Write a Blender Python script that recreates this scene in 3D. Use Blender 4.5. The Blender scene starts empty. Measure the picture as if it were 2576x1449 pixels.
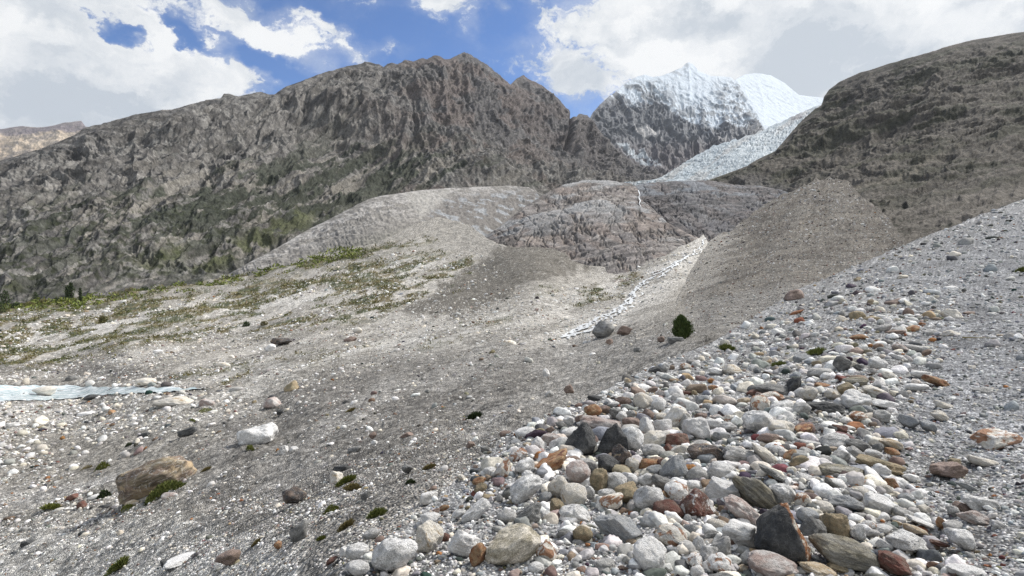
import bpy, math, random
import numpy as np

# ------------------------------------------------------------------ camera, world, sun
sc = bpy.context.scene
FP, CX, CY = 1430.0, 1288.0, 724.5          # focal length and centre in units of a 2576 px wide picture
HORIZON = 660.0
PITCH = math.atan((CY - HORIZON) / FP)
cp, sp = math.cos(PITCH), math.sin(PITCH)
cd = bpy.data.cameras.new("camera")
cam = bpy.data.objects.new("camera", cd)
sc.collection.objects.link(cam)
cd.sensor_width = 36.0
cd.lens = 36.0 * FP / 2576.0
cd.clip_start = 0.05
cd.clip_end = 60000.0
cam.location = (0, 0, 0)
cam.rotation_euler = (math.pi / 2 - PITCH, 0, 0)
sc.camera = cam
sc.view_settings.view_transform = 'Standard'
sc.view_settings.look = 'None'
sc.view_settings.gamma = 1.0
sc.view_settings.exposure = 0.6
sc.cycles.use_denoising = True
sc.cycles.denoising_prefilter = 'NONE'
sc.cycles.max_bounces = 5
sc.cycles.diffuse_bounces = 2
sc.cycles.volume_bounces = 0

SUN_EL, SUN_AZ = math.radians(44), math.radians(58)     # azimuth clockwise from +Y
sd = bpy.data.lights.new("sun", 'SUN')
sd.energy = 4.0
sd.angle = math.radians(12)
sd.color = (1.0, 0.955, 0.89)
sun = bpy.data.objects.new("sun", sd)
sc.collection.objects.link(sun)
sun.rotation_euler = (math.pi / 2 - SUN_EL, 0, -SUN_AZ + math.pi)
# direction check: a sun lamp shines along its -Z; aim it so that light arrives from SUN_AZ
from mathutils import Vector
_sdir = Vector((math.sin(SUN_AZ) * math.cos(SUN_EL), math.cos(SUN_AZ) * math.cos(SUN_EL), math.sin(SUN_EL)))
sun.rotation_euler = _sdir.to_track_quat('Z', 'Y').to_euler()


class NT:
    """small helper to write node expressions"""
    def __init__(s, tree):
        s.t = tree
        s.n = tree.nodes
        s.l = tree.links

    def node(s, typ, **kw):
        n = s.n.new(typ)
        for k, v in kw.items():
            setattr(n, k, v)
        return n

    def put(s, sock, v):
        if isinstance(v, bpy.types.NodeSocket):
            s.l.new(v, sock)
        elif v is not None:
            if sock.type == 'RGBA' and not isinstance(v, (int, float)) and len(v) == 3:
                v = (*v, 1)
            sock.default_value = v

    def m(s, op, a, b=None, c=None, clamp=False):
        n = s.node('ShaderNodeMath', operation=op, use_clamp=clamp)
        s.put(n.inputs[0], a)
        if b is not None:
            s.put(n.inputs[1], b)
        if c is not None:
            s.put(n.inputs[2], c)
        return n.outputs[0]

    def noise(s, vec, scale, detail=4, rough=.55, dist=0, out=0, lac=2.0):
        n = s.node('ShaderNodeTexNoise')
        s.put(n.inputs['Vector'], vec)
        s.put(n.inputs['Scale'], scale)
        n.inputs['Detail'].default_value = detail
        n.inputs['Roughness'].default_value = rough
        n.inputs['Lacunarity'].default_value = lac
        n.inputs['Distortion'].default_value = dist
        return n.outputs[out]

    def vor(s, vec, scale, out='Distance', feature='F1', rnd=1.0):
        n = s.node('ShaderNodeTexVoronoi', feature=feature)
        s.put(n.inputs['Vector'], vec)
        s.put(n.inputs['Scale'], scale)
        n.inputs['Randomness'].default_value = rnd
        return n.outputs[out]

    def smooth(s, v, a, b, c=0.0, d=1.0):
        n = s.node('ShaderNodeMapRange', interpolation_type='SMOOTHSTEP')
        s.put(n.inputs[0], v)
        for i, x in enumerate((a, b, c, d)):
            s.put(n.inputs[i + 1], x)
        return n.outputs[0]

    def mix(s, f, a, b, blend='MIX'):
        n = s.node('ShaderNodeMix', data_type='RGBA', blend_type=blend)
        s.put(n.inputs[0], f)
        s.put(n.inputs[6], a)
        s.put(n.inputs[7], b)
        return n.outputs[2]

    def vmul(s, v, k):
        n = s.node('ShaderNodeVectorMath', operation='MULTIPLY')
        s.put(n.inputs[0], v)
        n.inputs[1].default_value = k
        return n.outputs[0]

    def vadd(s, v, k):
        n = s.node('ShaderNodeVectorMath', operation='ADD')
        s.put(n.inputs[0], v)
        s.put(n.inputs[1], k)
        return n.outputs[0]

    def scale(s, v, k):
        n = s.node('ShaderNodeVectorMath', operation='SCALE')
        s.put(n.inputs[0], v)
        s.put(n.inputs[3], k)
        return n.outputs[0]


world = bpy.data.worlds.new("World")
sc.world = world
world.use_nodes = True
W = NT(world.node_tree)
W.n.clear()
out = W.node('ShaderNodeOutputWorld')
sky = W.node('ShaderNodeTexSky', sky_type='NISHITA')
sky.sun_disc = False
sky.sun_elevation = SUN_EL
sky.sun_rotation = SUN_AZ
sky.altitude = 3200
sky.air_density = 1.0
sky.dust_density = 0.4
sky.ozone_density = 2.5
tc = W.node('ShaderNodeTexCoord')
dirv = tc.outputs['Generated']
sep = W.node('ShaderNodeSeparateXYZ')
W.put(sep.inputs[0], dirv)
az = W.m('ARCTAN2', sep.outputs[0], sep.outputs[1])
el = W.m('ARCSINE', sep.outputs[2])


def azel(px, py):
    a = math.atan((px - CX) / FP)
    e = math.atan((HORIZON - py) / FP * math.cos(a))
    return a, e


cmb = W.node('ShaderNodeCombineXYZ')
W.put(cmb.inputs[0], az)
W.put(cmb.inputs[1], W.m('MULTIPLY', el, 1.3))
base_v = cmb.outputs[0]
warp = W.noise(W.vadd(base_v, (3.1, 1.7, 0)), 7.0, 6, .62, out='Color' if False else 1)
wv = W.scale(W.vadd(warp, (-.5, -.5, -.5)), .22)
vv = W.vadd(base_v, wv)
sepw = W.node('ShaderNodeSeparateXYZ')
W.put(sepw.inputs[0], vv)
waz, wel = sepw.outputs[0], W.m('MULTIPLY', sepw.outputs[1], 1 / 1.3)
# clouds by bearing and height above the horizon: bearing px, height py, half widths, slant in degrees, weight
BLOBS = [(20, 140, 330, 190, 0, 1.6), (250, 255, 230, 80, 12, 1.3), (330, 20, 90, 60, 30, .9), (560, 205, 110, 38, 10, 1.2),
         (640, 225, 60, 22, 12, .5), (285, 82, 48, 22, 20, -1.5), (470, 185, 60, 50, 10, .5),
         (480, 120, 120, 30, 35, -.9), (720, 215, 60, 24, 40, -.8),
         (700, 120, 170, 36, 24, 1.25), (860, 140, 110, 26, 22, .9), (600, 75, 60, 25, 30, .7), (760, 70, 60, 20, 25, .55),
         (490, 25, 80, 22, 30, .6), (620, 12, 60, 16, 20, .55), (560, 130, 60, 10, 15, .5),
         (1120, 20, 70, 60, 30, 1.1), (1230, 15, 40, 25, 60, .6), (1190, 90, 60, 40, 50, .35), (980, 40, 60, 20, 20, .12),
         (1340, 70, 70, 130, 0, .22), (1400, 180, 60, 60, 0, .5), (1000, 150, 90, 20, 0, .35),
         (1560, 60, 160, 150, 20, 1.1), (1440, 230, 80, 70, 30, .9), (1850, 100, 300, 200, 0, 1.5), (2300, 60, 400, 300, 0, 1.6),
         (1300, 160, 70, 60, 0, .15), (2700, 0, 500, 400, 0, 1.2), (-500, 100, 500, 260, 0, 1.0),
         (600, -500, 500, 240, 15, .9), (1500, -600, 700, 300, -10, 1.0)]
acc = None
for (bx, by, sx, sy, rot, wt) in BLOBS:
    a0, e0 = azel(bx, by)
    ka, ke = 1 / (sx / FP), 1 / (sy / FP)
    r = math.radians(-rot)
    dx = W.m('SUBTRACT', waz, a0)
    dy = W.m('SUBTRACT', wel, e0)
    u = W.m('MULTIPLY_ADD', dx, math.cos(r) * ka, W.m('MULTIPLY', dy, math.sin(r) * ka))
    v = W.m('MULTIPLY_ADD', dx, -math.sin(r) * ke, W.m('MULTIPLY', dy, math.cos(r) * ke))
    d2 = W.m('MULTIPLY_ADD', u, u, W.m('MULTIPLY', v, v))
    g = W.m('EXPONENT', W.m('MULTIPLY', d2, -1.35))
    acc = W.m('MULTIPLY_ADD', g, wt, acc if acc is not None else 0.0)
# unseen clouds all round behind the camera, raised to whiten the light
back = W.smooth(sep.outputs[1], .35, -.1)
acc = W.m('MULTIPLY_ADD', back, 1.1, acc)
nf = W.noise(W.vmul(vv, (1, 1.25, 1)), 9.0, 9, .58)
nf2 = W.noise(W.vmul(vv, (.8, 2.0, 1)), 26.0, 6, .6)
dens = W.m('ADD', acc, W.m('MULTIPLY', W.m('SUBTRACT', nf, .5), 3.0))
dens = W.m('ADD', dens, W.m('MULTIPLY', W.m('SUBTRACT', nf2, .5), 1.3))
alpha = W.smooth(dens, .36, 1.0)
veil = W.smooth(W.m('ADD', acc, W.m('MULTIPLY', W.m('SUBTRACT', nf, .5), 1.0)), 0.0, 1.1, 0.0, .5)
alpha = W.m('MAXIMUM', alpha, veil)
shade_n = W.noise(W.vmul(vv, (1, 1.8, 1)), 5.5, 7, .55)
shade = W.m('ADD', W.m('MULTIPLY', W.smooth(shade_n, .36, .62), .75), W.m('MULTIPLY', W.m('SUBTRACT', nf, .5), 1.9))
# greyer under-sides low in the big banks
for (bx, by, sx, sy, wt) in [(100, 240, 300, 70, -.3), (2180, 160, 240, 100, -.4), (1950, 60, 90, 50, -.35), (1480, 260, 60, 60, -.2), (1640, 130, 180, 100, .45), (350, 60, 120, 90, .5), (560, 200, 140, 60, .55), (750, 130, 200, 60, .6), (60, 40, 200, 40, .2),(2500,60,160,90,.25)]:
    a0, e0 = azel(bx, by)
    dx = W.m('MULTIPLY', W.m('SUBTRACT', waz, a0), FP / sx)
    dy = W.m('MULTIPLY', W.m('SUBTRACT', wel, e0), FP / sy)
    g = W.m('EXPONENT', W.m('MULTIPLY', W.m('MULTIPLY_ADD', dx, dx, W.m('MULTIPLY', dy, dy)), -1))
    shade = W.m('MULTIPLY_ADD', g, wt, shade)
shade = W.m('MAXIMUM', W.m('MINIMUM', shade, 1.0), 0.0)
ccol = W.mix(shade, (.375, .41, .45), (.635, .64, .64))
skyc = W.mix(1.0, sky.outputs[0], (.54, .88, 1.22), 'MULTIPLY')
bg1 = W.node('ShaderNodeBackground')
W.put(bg1.inputs[0], skyc)
bg1.inputs[1].default_value = .08
bg2 = W.node('ShaderNodeBackground')
W.put(bg2.inputs[0], ccol)
bg2.inputs[1].default_value = 1.0
ms = W.node('ShaderNodeMixShader')
W.put(ms.inputs[0], alpha)
W.l.new(bg1.outputs[0], ms.inputs[1])
W.l.new(bg2.outputs[0], ms.inputs[2])
W.l.new(ms.outputs[0], out.inputs[0])
world.cycles.sampling_method = 'MANUAL'
world.cycles.sample_map_resolution = 1024

# ------------------------------------------------------------------ numeric helpers
rng = np.random.default_rng(7)


def p2w(px, py, Y):
    a = (px - CX) / FP
    b = (CY - py) / FP
    dy = cp + b * sp
    dz = b * cp - sp
    return np.stack([a / dy * Y, Y * np.ones_like(a), dz / dy * Y], -1)


def w2p(p):
    c = p[..., 1] * cp - p[..., 2] * sp
    u = p[..., 1] * sp + p[..., 2] * cp
    return CX + FP * p[..., 0] / c, CY - FP * u / c


def _hash(ix, iy, iz, seed):
    h = (ix.astype(np.uint32) * np.uint32(374761393) + iy.astype(np.uint32) * np.uint32(668265263)
         + iz.astype(np.uint32) * np.uint32(2147483647) + np.uint32((seed * 1274126177) & 0xffffffff))
    h = (h ^ (h >> np.uint32(13))) * np.uint32(1274126177)
    h = h ^ (h >> np.uint32(16))
    h = h * np.uint32(2246822519)
    h = h ^ (h >> np.uint32(15))
    return (h & np.uint32(0xffffff)).astype(np.float32) / np.float32(0xffffff)


def vnoise(p, seed=0):
    """value noise, 0..1"""
    f = np.floor(p)
    i = f.astype(np.int64)
    t = (p - f).astype(np.float32)
    t = t * t * t * (t * (t * 6 - 15) + 10)
    x, y, z = i[..., 0], i[..., 1], i[..., 2]
    tx, ty, tz = t[..., 0], t[..., 1], t[..., 2]
    r = 0
    for dx in (0, 1):
        wx = tx if dx else 1 - tx
        for dy in (0, 1):
            wy = ty if dy else 1 - ty
            for dz in (0, 1):
                wz = tz if dz else 1 - tz
                r = r + wx * wy * wz * _hash(x + dx, y + dy, z + dz, seed)
    return r


_R = np.array([[.36, .48, -.8], [-.8, .6, 0], [.48, .64, .6]])


def fbm(p, oct=5, seed=0, gain=.5, lac=2.03, ridged=False):
    p = np.asarray(p, dtype=np.float64)
    a, s, r = 1.0, 0.0, 0.0
    for o in range(oct):
        n = vnoise(p, seed + o * 17)
        if ridged:
            n = 1 - np.abs(2 * n - 1)
            n = n * n
        r = r + a * n
        s += a
        a *= gain
        p = p @ _R.T * lac + 13.7
    r = r / s
    return r if ridged else np.clip(.5 + (r - .5) * 1.7, 0, 1)


def sstep(x, a, b):
    t = np.clip((x - a) / (b - a), 0, 1)
    return t * t * (3 - 2 * t)


def tps(pts):
    pts = np.array(pts, float)
    xy = pts[:, :2] / 1000
    v = np.log(pts[:, 2])
    d = np.linalg.norm(xy[:, None] - xy[None], axis=-1)
    K = d ** 2 * np.log(d + 1e-9) + np.eye(len(xy)) * 1e-4
    Pm = np.c_[np.ones(len(xy)), xy]
    A = np.block([[K, Pm], [Pm.T, np.zeros((3, 3))]])
    w = np.linalg.solve(A, np.r_[v, 0, 0, 0])

    def f(px, py):
        sh = np.shape(px)
        q = np.stack([np.ravel(px), np.ravel(py)], -1) / 1000
        o = w[-3] + q @ w[-2:]
        for i in range(len(xy)):
            dd = np.hypot(q[:, 0] - xy[i, 0], q[:, 1] - xy[i, 1])
            o = o + w[i] * dd ** 2 * np.log(dd + 1e-9)
        return np.exp(o).reshape(sh)
    return f


def poly_in(px, py, poly, soft=8.0):
    """1 inside, 0 outside, soft edge"""
    poly = np.array(poly, float)
    n = len(poly)
    ins = np.zeros(px.shape, bool)
    dist = np.full(px.shape, 1e9)
    for i in range(n):
        x1, y1 = poly[i]
        x2, y2 = poly[(i + 1) % n]
        c = ((y1 > py) != (y2 > py)) & (px < (x2 - x1) * (py - y1) / (y2 - y1 + 1e-12) + x1)
        ins ^= c
        L = (x2 - x1) ** 2 + (y2 - y1) ** 2 + 1e-9
        t = np.clip(((px - x1) * (x2 - x1) + (py - y1) * (y2 - y1)) / L, 0, 1)
        dist = np.minimum(dist, np.hypot(px - x1 - t * (x2 - x1), py - y1 - t * (y2 - y1)))
    sd_ = np.where(ins, dist, -dist)
    return sstep(sd_, -soft, soft)


def line_d(px, py, line):
    dist = np.full(px.shape, 1e9)
    for (x1, y1), (x2, y2) in zip(line[:-1], line[1:]):
        L = (x2 - x1) ** 2 + (y2 - y1) ** 2 + 1e-9
        t = np.clip(((px - x1) * (x2 - x1) + (py - y1) * (y2 - y1)) / L, 0, 1)
        dist = np.minimum(dist, np.hypot(px - x1 - t * (x2 - x1), py - y1 - t * (y2 - y1)))
    return dist


def mixc(a, b, f):
    return a + (np.array(b) - a) * f[..., None]


def make_mesh(name, V, F, col=None, smooth=True, mat=None, quads=True):
    me = bpy.data.meshes.new(name)
    k = F.shape[1]
    me.vertices.add(len(V))
    me.vertices.foreach_set('co', np.ascontiguousarray(V, np.float32).ravel())
    me.loops.add(F.size)
    me.loops.foreach_set('vertex_index', np.ascontiguousarray(F, np.int32).ravel())
    me.polygons.add(len(F))
    me.polygons.foreach_set('loop_start', np.arange(0, F.size, k, dtype=np.int32))
    me.polygons.foreach_set('use_smooth', np.full(len(F), smooth))
    me.update(calc_edges=True)
    if col is not None:
        at = me.color_attributes.new('Col', 'FLOAT_COLOR', 'POINT')
        c4 = np.ones((len(V), 4), np.float32)
        c4[:, :3] = np.clip(col, 0.004, .9)
        at.data.foreach_set('color', c4.ravel())
    if mat:
        me.materials.append(mat)
    return me


def link(name, me, parent=None, **props):
    o = bpy.data.objects.new(name, me)
    sc.collection.objects.link(o)
    if parent:
        o.parent = parent
    for k, v in props.items():
        o[k] = v
    return o


def grid_faces(nr, nc):
    i = np.arange(nr * nc).reshape(nr, nc)
    return np.stack([i[:-1, :-1], i[:-1, 1:], i[1:, 1:], i[1:, :-1]], -1).reshape(-1, 4)


class Layer:
    """a piece of terrain between a lower line and a crest line, with real distances, and a far side that falls away"""
    def __init__(s, base, crest, depth, x0, x1, dx, nrow, disp=None, tpow=1.0, back=(1.0, 10)):
        s.base, s.crest = np.array(base, float), np.array(crest, float)
        s.Yf = tps(depth)
        s.xs = np.arange(x0, x1 + dx, dx, dtype=float)
        s.tpow = tpow
        s.t = np.linspace(0, 1, nrow)
        T, PX = np.meshgrid(s.t, s.xs, indexing='ij')
        b = np.interp(s.xs, s.base[:, 0], s.base[:, 1])[None]
        c = np.interp(s.xs, s.crest[:, 0], s.crest[:, 1])[None]
        PY = b + (c - b) * T ** tpow
        s.PX, s.PY, s.T = PX, PY, T
        Y = s.Yf(PX, PY)
        P = p2w(PX, PY, Y)
        s.P0 = P.copy()
        du = np.gradient(P, axis=1)
        dv = np.gradient(P, axis=0)
        N = np.cross(du, dv)
        N /= np.linalg.norm(N, axis=-1, keepdims=True) + 1e-12
        N[N[..., 2] < 0] *= -1
        s.N0 = N
        s.Y = Y
        if disp is not None:
            P = P + disp(s, P, N)
        s.P = P
        du = np.gradient(P, axis=1)
        dv = np.gradient(P, axis=0)
        N = np.cross(du, dv)
        N /= np.linalg.norm(N, axis=-1, keepdims=True) + 1e-12
        N[N[..., 2] < 0] *= -1
        s.N = N
        # far side
        k, nb = back
        rows = []
        top = P[-1]
        for j in range(1, nb + 1):
            w = (j / nb) ** 1.6
            step = top[:, 1] * .30 * k * w
            r = top.copy()
            q = top[:, :2] / (np.linalg.norm(top[:, :2], axis=-1, keepdims=True))
            r[:, :2] += q * step[:, None]
            r[:, 2] -= step * (0.35 + .35 * w)
            rows.append(r)
        s.back = np.array(rows)

    def build(s, name, mat, colf, **props):
        V = np.concatenate([s.P, s.back], 0)
        nr, nc = V.shape[:2]
        col = colf(s)
        colb = np.repeat(col[-1:], len(s.back), 0)
        C = np.concatenate([col, colb], 0)
        F = grid_faces(nr, nc)
        me = make_mesh(name, V.reshape(-1, 3), F, C.reshape(-1, 3), True, mat)
        return link(name, me, **props)

    def at(s, px, py):
        """surface point under picture position"""
        px = np.asarray(px, float)
        py = np.asarray(py, float)
        b = np.interp(px, s.base[:, 0], s.base[:, 1])
        c = np.interp(px, s.crest[:, 0], s.crest[:, 1])
        t = np.clip((py - b) / (c - b), 0, 1) ** (1 / s.tpow)
        j = t * (len(s.t) - 1)
        i = np.clip((px - s.xs[0]) / (s.xs[1] - s.xs[0]), 0, len(s.xs) - 1.001)
        j = np.clip(j, 0, len(s.t) - 1.001)
        i0, j0 = i.astype(int), j.astype(int)
        fi, fj = (i - i0)[..., None], (j - j0)[..., None]
        A = s.P
        p = (A[j0, i0] * (1 - fi) * (1 - fj) + A[j0, i0 + 1] * fi * (1 - fj) + A[j0 + 1, i0] * (1 - fi) * fj + A[j0 + 1, i0 + 1] * fi * fj)
        n = s.N[j0, i0]
        return p, n


# ------------------------------------------------------------------ materials
def principled(name, rough=.9, spec=.25):
    m = bpy.data.materials.new(name)
    m.use_nodes = True
    t = NT(m.node_tree)
    b = m.node_tree.nodes['Principled BSDF']
    b.inputs['Roughness'].default_value = rough
    b.inputs['Specular IOR Level'].default_value = spec
    return m, t, b


def terrain_mat(name, scales, bump_d, amt=.35, bump=.6, rough=.95, pebble=None, spec=.15):
    m, t, b = principled(name, rough, spec)
    a = t.node('ShaderNodeAttribute', attribute_name='Col')
    geo = t.node('ShaderNodeNewGeometry')
    p = geo.outputs['Position']
    h = None
    n = t.noise(p, scales[0], 8, .65)
    f = t.smooth(n, .25, .75, 1 - amt, 1 + amt)
    if len(scales) > 1:
        n2 = t.noise(p, scales[1], 6, .65)
        f = t.m('MULTIPLY', f, t.smooth(n2, .3, .7, 1 - amt, 1 + amt))
        h = t.m('ADD', n, t.m('MULTIPLY', n2, .5))
    else:
        h = n
    col = t.scale(a.outputs['Color'], f)
    if pebble:
        for (psc, pamt) in pebble:
            vd = t.vor(p, psc)
            vc = t.vor(p, psc, out='Color')
            sx = t.node('ShaderNodeSeparateXYZ')
            t.put(sx.inputs[0], vc)
            ff = t.m('MULTIPLY_ADD', t.m('POWER', sx.outputs[0], 2.2), pamt * 2.0, 1 - pamt * .55)
            edge = t.smooth(vd, .48, .85, 1.0, 1 - pamt)
            col = t.scale(col, t.m('MULTIPLY', ff, edge))
            h = t.m('ADD', h, t.m('MULTIPLY', t.m('SUBTRACT', 1.0, vd), 1.2))
    t.put(b.inputs['Base Color'], col)
    bn = t.node('ShaderNodeBump')
    bn.inputs['Strength'].default_value = bump
    bn.inputs['Distance'].default_value = bump_d
    t.put(bn.inputs['Height'], h)
    t.put(b.inputs['Normal'], bn.outputs[0])
    return m


# colours shared by materials of stones; linear albedos
PAL = {'wh': (.78, .77, .75), 'cr': (.66, .61, .52), 'pg': (.60, .585, .56), 'gr': (.34, .335, .32), 'bg': (.27, .285, .30),
       'dk': (.045, .047, .05), 'dg': (.13, .13, .125), 'br': (.19, .14, .11), 'ru': (.30, .135, .06), 're': (.15, .06, .045),
       'ol': (.23, .20, .13), 'bd': (.25, .24, .21), 'pk': (.34, .26, .23), 'tn': (.42, .32, .20)}
# code: base, second, speckle, bands, stain colour, stain amount, veins
SM = {'wh': ('wh', 'pg', .25, 0, None, 0, .15), 'cr': ('cr', 'pg', .3, .1, 'tn', .25, .15), 'pg': ('wh', 'gr', .8, 0, None, 0, 0),
      'gr': ('gr', 'pg', .35, .25, None, 0, .2), 'bg': ('bg', 'gr', .3, .1, None, 0, .45), 'dk': ('dk', 'dg', .3, 0, None, 0, .12),
      'dg': ('dg', 'gr', .3, .3, None, 0, .15), 'br': ('br', 'pk', .35, .2, None, 0, .1), 'ru': ('ru', 'tn', .3, .15, 're', .3, .05),
      're': ('re', 'br', .25, .1, None, 0, .05), 'ol': ('ol', 'tn', .3, .2, None, 0, .1), 'bd': ('bd', 'ol', .4, .8, None, 0, .1),
      'pk': ('pk', 'pg', .4, 0, None, 0, .1), 'tn': ('tn', 'cr', .3, .3, None, 0, .1),
      'cru': ('cr', 'wh', .3, 0, 'ru', .8, .1), 'wru': ('wh', 'pg', .4, 0, 'ru', .7, .1), 'rew': ('re', 'br', .2, 0, 'wh', .75, .5),
      'dkr': ('dk', 'dg', .45, 0, None, 0, .1), 'bnd': ('br', 'ol', .3, .9, 'tn', .4, .5), 'bkb': ('dk', 'br', .3, 0, 'tn', .3, .35),
      'tg': ('cr', 'ol', 1.0, 0, None, 0, 0), 'pgd': ('gr', 'dg', 1.3, .3, None, 0, 0)}
_sm = {}


def stone_mat(code):
    if code in _sm:
        return _sm[code]
    b1, b2, speck, band, stain, samt, vein = SM[code]
    m, t, b = principled('stone_' + code, .82, .3)
    tcn = t.node('ShaderNodeTexCoord')
    oi = t.node('ShaderNodeObjectInfo')
    rnd = oi.outputs['Random']
    o = tcn.outputs['Object']
    off = t.node('ShaderNodeCombineXYZ')
    for i, k in enumerate((37.0, 91.0, 53.0)):
        t.put(off.inputs[i], t.m('MULTIPLY', rnd, k))
    p = t.vadd(o, off.outputs[0])
    n1 = t.noise(p, 1.6, 6, .6)
    col = t.mix(t.smooth(n1, .35, .68, 0, .8), PAL[b1], PAL[b2])
    if band:
        pb = t.vmul(p, (.5, .6, 3.2))
        nb = t.noise(pb, 2.4, 5, .6, dist=.6)
        col = t.scale(col, t.smooth(nb, .35, .65, 1 - .55 * band, 1 + .45 * band))
    if stain:
        ns = t.noise(p, 1.1, 5, .62, dist=.8)
        lo = .62 - .16 * samt
        col = t.mix(t.smooth(ns, lo, lo + .07, 0, .9), col, PAL[stain])
    if vein:
        nv = t.noise(p, 1.3, 4, .6, dist=1.2)
        vv_ = t.m('ABSOLUTE', t.m('SUBTRACT', nv, .5))
        col = t.mix(t.smooth(vv_, .012, .0, 0, vein), col, PAL['wh'] if b1 not in ('wh', 'cr') else PAL['gr'])
    if code == 'dkr':
        sx = t.node('ShaderNodeSeparateXYZ')
        t.put(sx.inputs[0], o)
        e = t.m('ADD', t.m('MULTIPLY_ADD', sx.outputs[0], 1.0, t.m('MULTIPLY', sx.outputs[2], .8)), t.m('MULTIPLY', t.m('SUBTRACT', n1, .5), .5))
        rs = t.mix(t.smooth(t.noise(p, 4, 5, .6), .5, .62), PAL['ru'], PAL['cr'])
        col = t.mix(t.smooth(e, .28, .36), col, rs)
    if speck:
        n3 = t.noise(p, 17, 4, .75)
        col = t.scale(col, t.smooth(n3, .38, .62, 1 - .38 * speck, 1 + .30 * speck))
    n4 = t.noise(p, 5, 6, .7)
    col = t.scale(col, t.smooth(n4, .3, .7, .82, 1.15))
    col = t.scale(col, t.m('MULTIPLY_ADD', rnd, .3, .85))
    t.put(b.inputs['Base Color'], col)
    bn = t.node('ShaderNodeBump')
    bn.inputs['Strength'].default_value = .7
    bn.inputs['Distance'].default_value = .035
    t.put(bn.inputs['Height'], t.m('ADD', t.m('MULTIPLY', n4, 1.0), t.noise(p, 14, 5, .7)))
    t.put(b.inputs['Normal'], bn.outputs[0])
    _sm[code] = m
    return m


# loose stones drawn from one colour attribute
loose_m, t_, b_ = principled('loose_stone', .88, .2)
_a = t_.node('ShaderNodeAttribute', attribute_name='Col')
_g = t_.node('ShaderNodeNewGeometry')
_n = t_.noise(_g.outputs['Position'], 45, 5, .7)
_n2 = t_.noise(_g.outputs['Position'], 9, 4, .6)
t_.put(b_.inputs['Base Color'], t_.scale(_a.outputs['Color'], t_.m('MULTIPLY', t_.smooth(_n, .3, .7, .72, 1.22), t_.smooth(_n2, .3, .7, .82, 1.15))))
_bn = t_.node('ShaderNodeBump')
_bn.inputs['Strength'].default_value = .6
_bn.inputs['Distance'].default_value = .01
t_.put(_bn.inputs['Height'], _n)
t_.put(b_.inputs['Normal'], _bn.outputs[0])

# ------------------------------------------------------------------ terrain layers
def W3(P, s, st=(1, 1, 1)):
    return P / s * np.array(st)


def rot_streak(P, az_deg, tilt_deg, along, across):
    """coordinates stretched along a direction that rises to +X"""
    a, b = math.radians(az_deg), math.radians(tilt_deg)
    d = np.array([math.cos(a) * math.cos(b), math.sin(a) * math.cos(b), math.sin(b)])
    u = P @ d
    e1 = np.cross(d, [0, 1, 0.3])
    e1 /= np.linalg.norm(e1)
    e2 = np.cross(d, e1)
    return np.stack([u / along, P @ e1 / across, P @ e2 / across], -1)


def gray(shape, c):
    return np.ones(shape + (3,)) * np.array(c)


def fvec(px, py, ang, L, w):
    """coordinates along and across a strata direction on the surface"""
    a = math.radians(ang)
    return np.stack([(px * math.cos(a) + py * math.sin(a)) / L, (-px * math.sin(a) + py * math.cos(a)) / w, np.zeros_like(px)], -1)


def cracks(q, seed, w=.03, oct=3):
    n = fbm(q, oct, seed, .5)
    return np.exp(-((n - .5) / w) ** 2)


# ---- left mountain
def disp_left(s, P, N):
    sc_ = s.Y / FP
    px, py = s.PX, s.PY
    taper = .18 + .82 * sstep(1 - s.T, 0, .10)
    peak = sstep(px, 850, 1100)
    q = rot_streak(P, 10, 22, 260, 75)
    q2 = np.stack([P[..., 0] / 110., P[..., 1] / 110., P[..., 2] / 300.], -1)
    wp = (fbm(P / 150., 3, 4)[..., None] - .5)
    n1 = fbm(fvec(px, py, -27, 190, 30) + wp * 1.6, 6, 3, .5, ridged=True)
    n2 = fbm(fvec(px, py, 68, 90, 24) + wp * 1.8, 6, 9, .52, ridged=True)
    n5 = fbm(fvec(px, py, -64, 120, 40) + wp * 1.5, 5, 13, .5, ridged=True)
    n3 = fbm(P / 34., 4, 31, .6, ridged=True)
    n4 = fbm(P / 380., 3, 61)
    n6 = fbm(fvec(px, py, -30, 16, 5) + wp * 4, 4, 77, .6, ridged=True)
    n7 = fbm(fvec(px, py, 65, 14, 5) + wp * 4, 4, 78, .6, ridged=True)
    h = (n1 - .45) * (1 - .6 * peak) * 34 + (n2 - .45) * peak * 20 + (n5 - .45) * 22 + (n3 - .4) * 4 + (n4 - .5) * 62 * sstep(1 - s.T, 0, .25) + ((n6 - .4) * (1 - peak) + (n7 - .4) * peak) * 6
    s.n1, s.n2, s.n3 = n1, n2, n3
    s.h = h
    low = sstep(s.T, 0.0, .15)
    dark = np.exp(-(line_d(px, py, [(1437, 290), (1440, 340), (1434, 360)]) / 5) ** 2) * 20
    return N * ((h * taper * (.3 + .7 * low) - dark) * sc_)[..., None]


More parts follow.
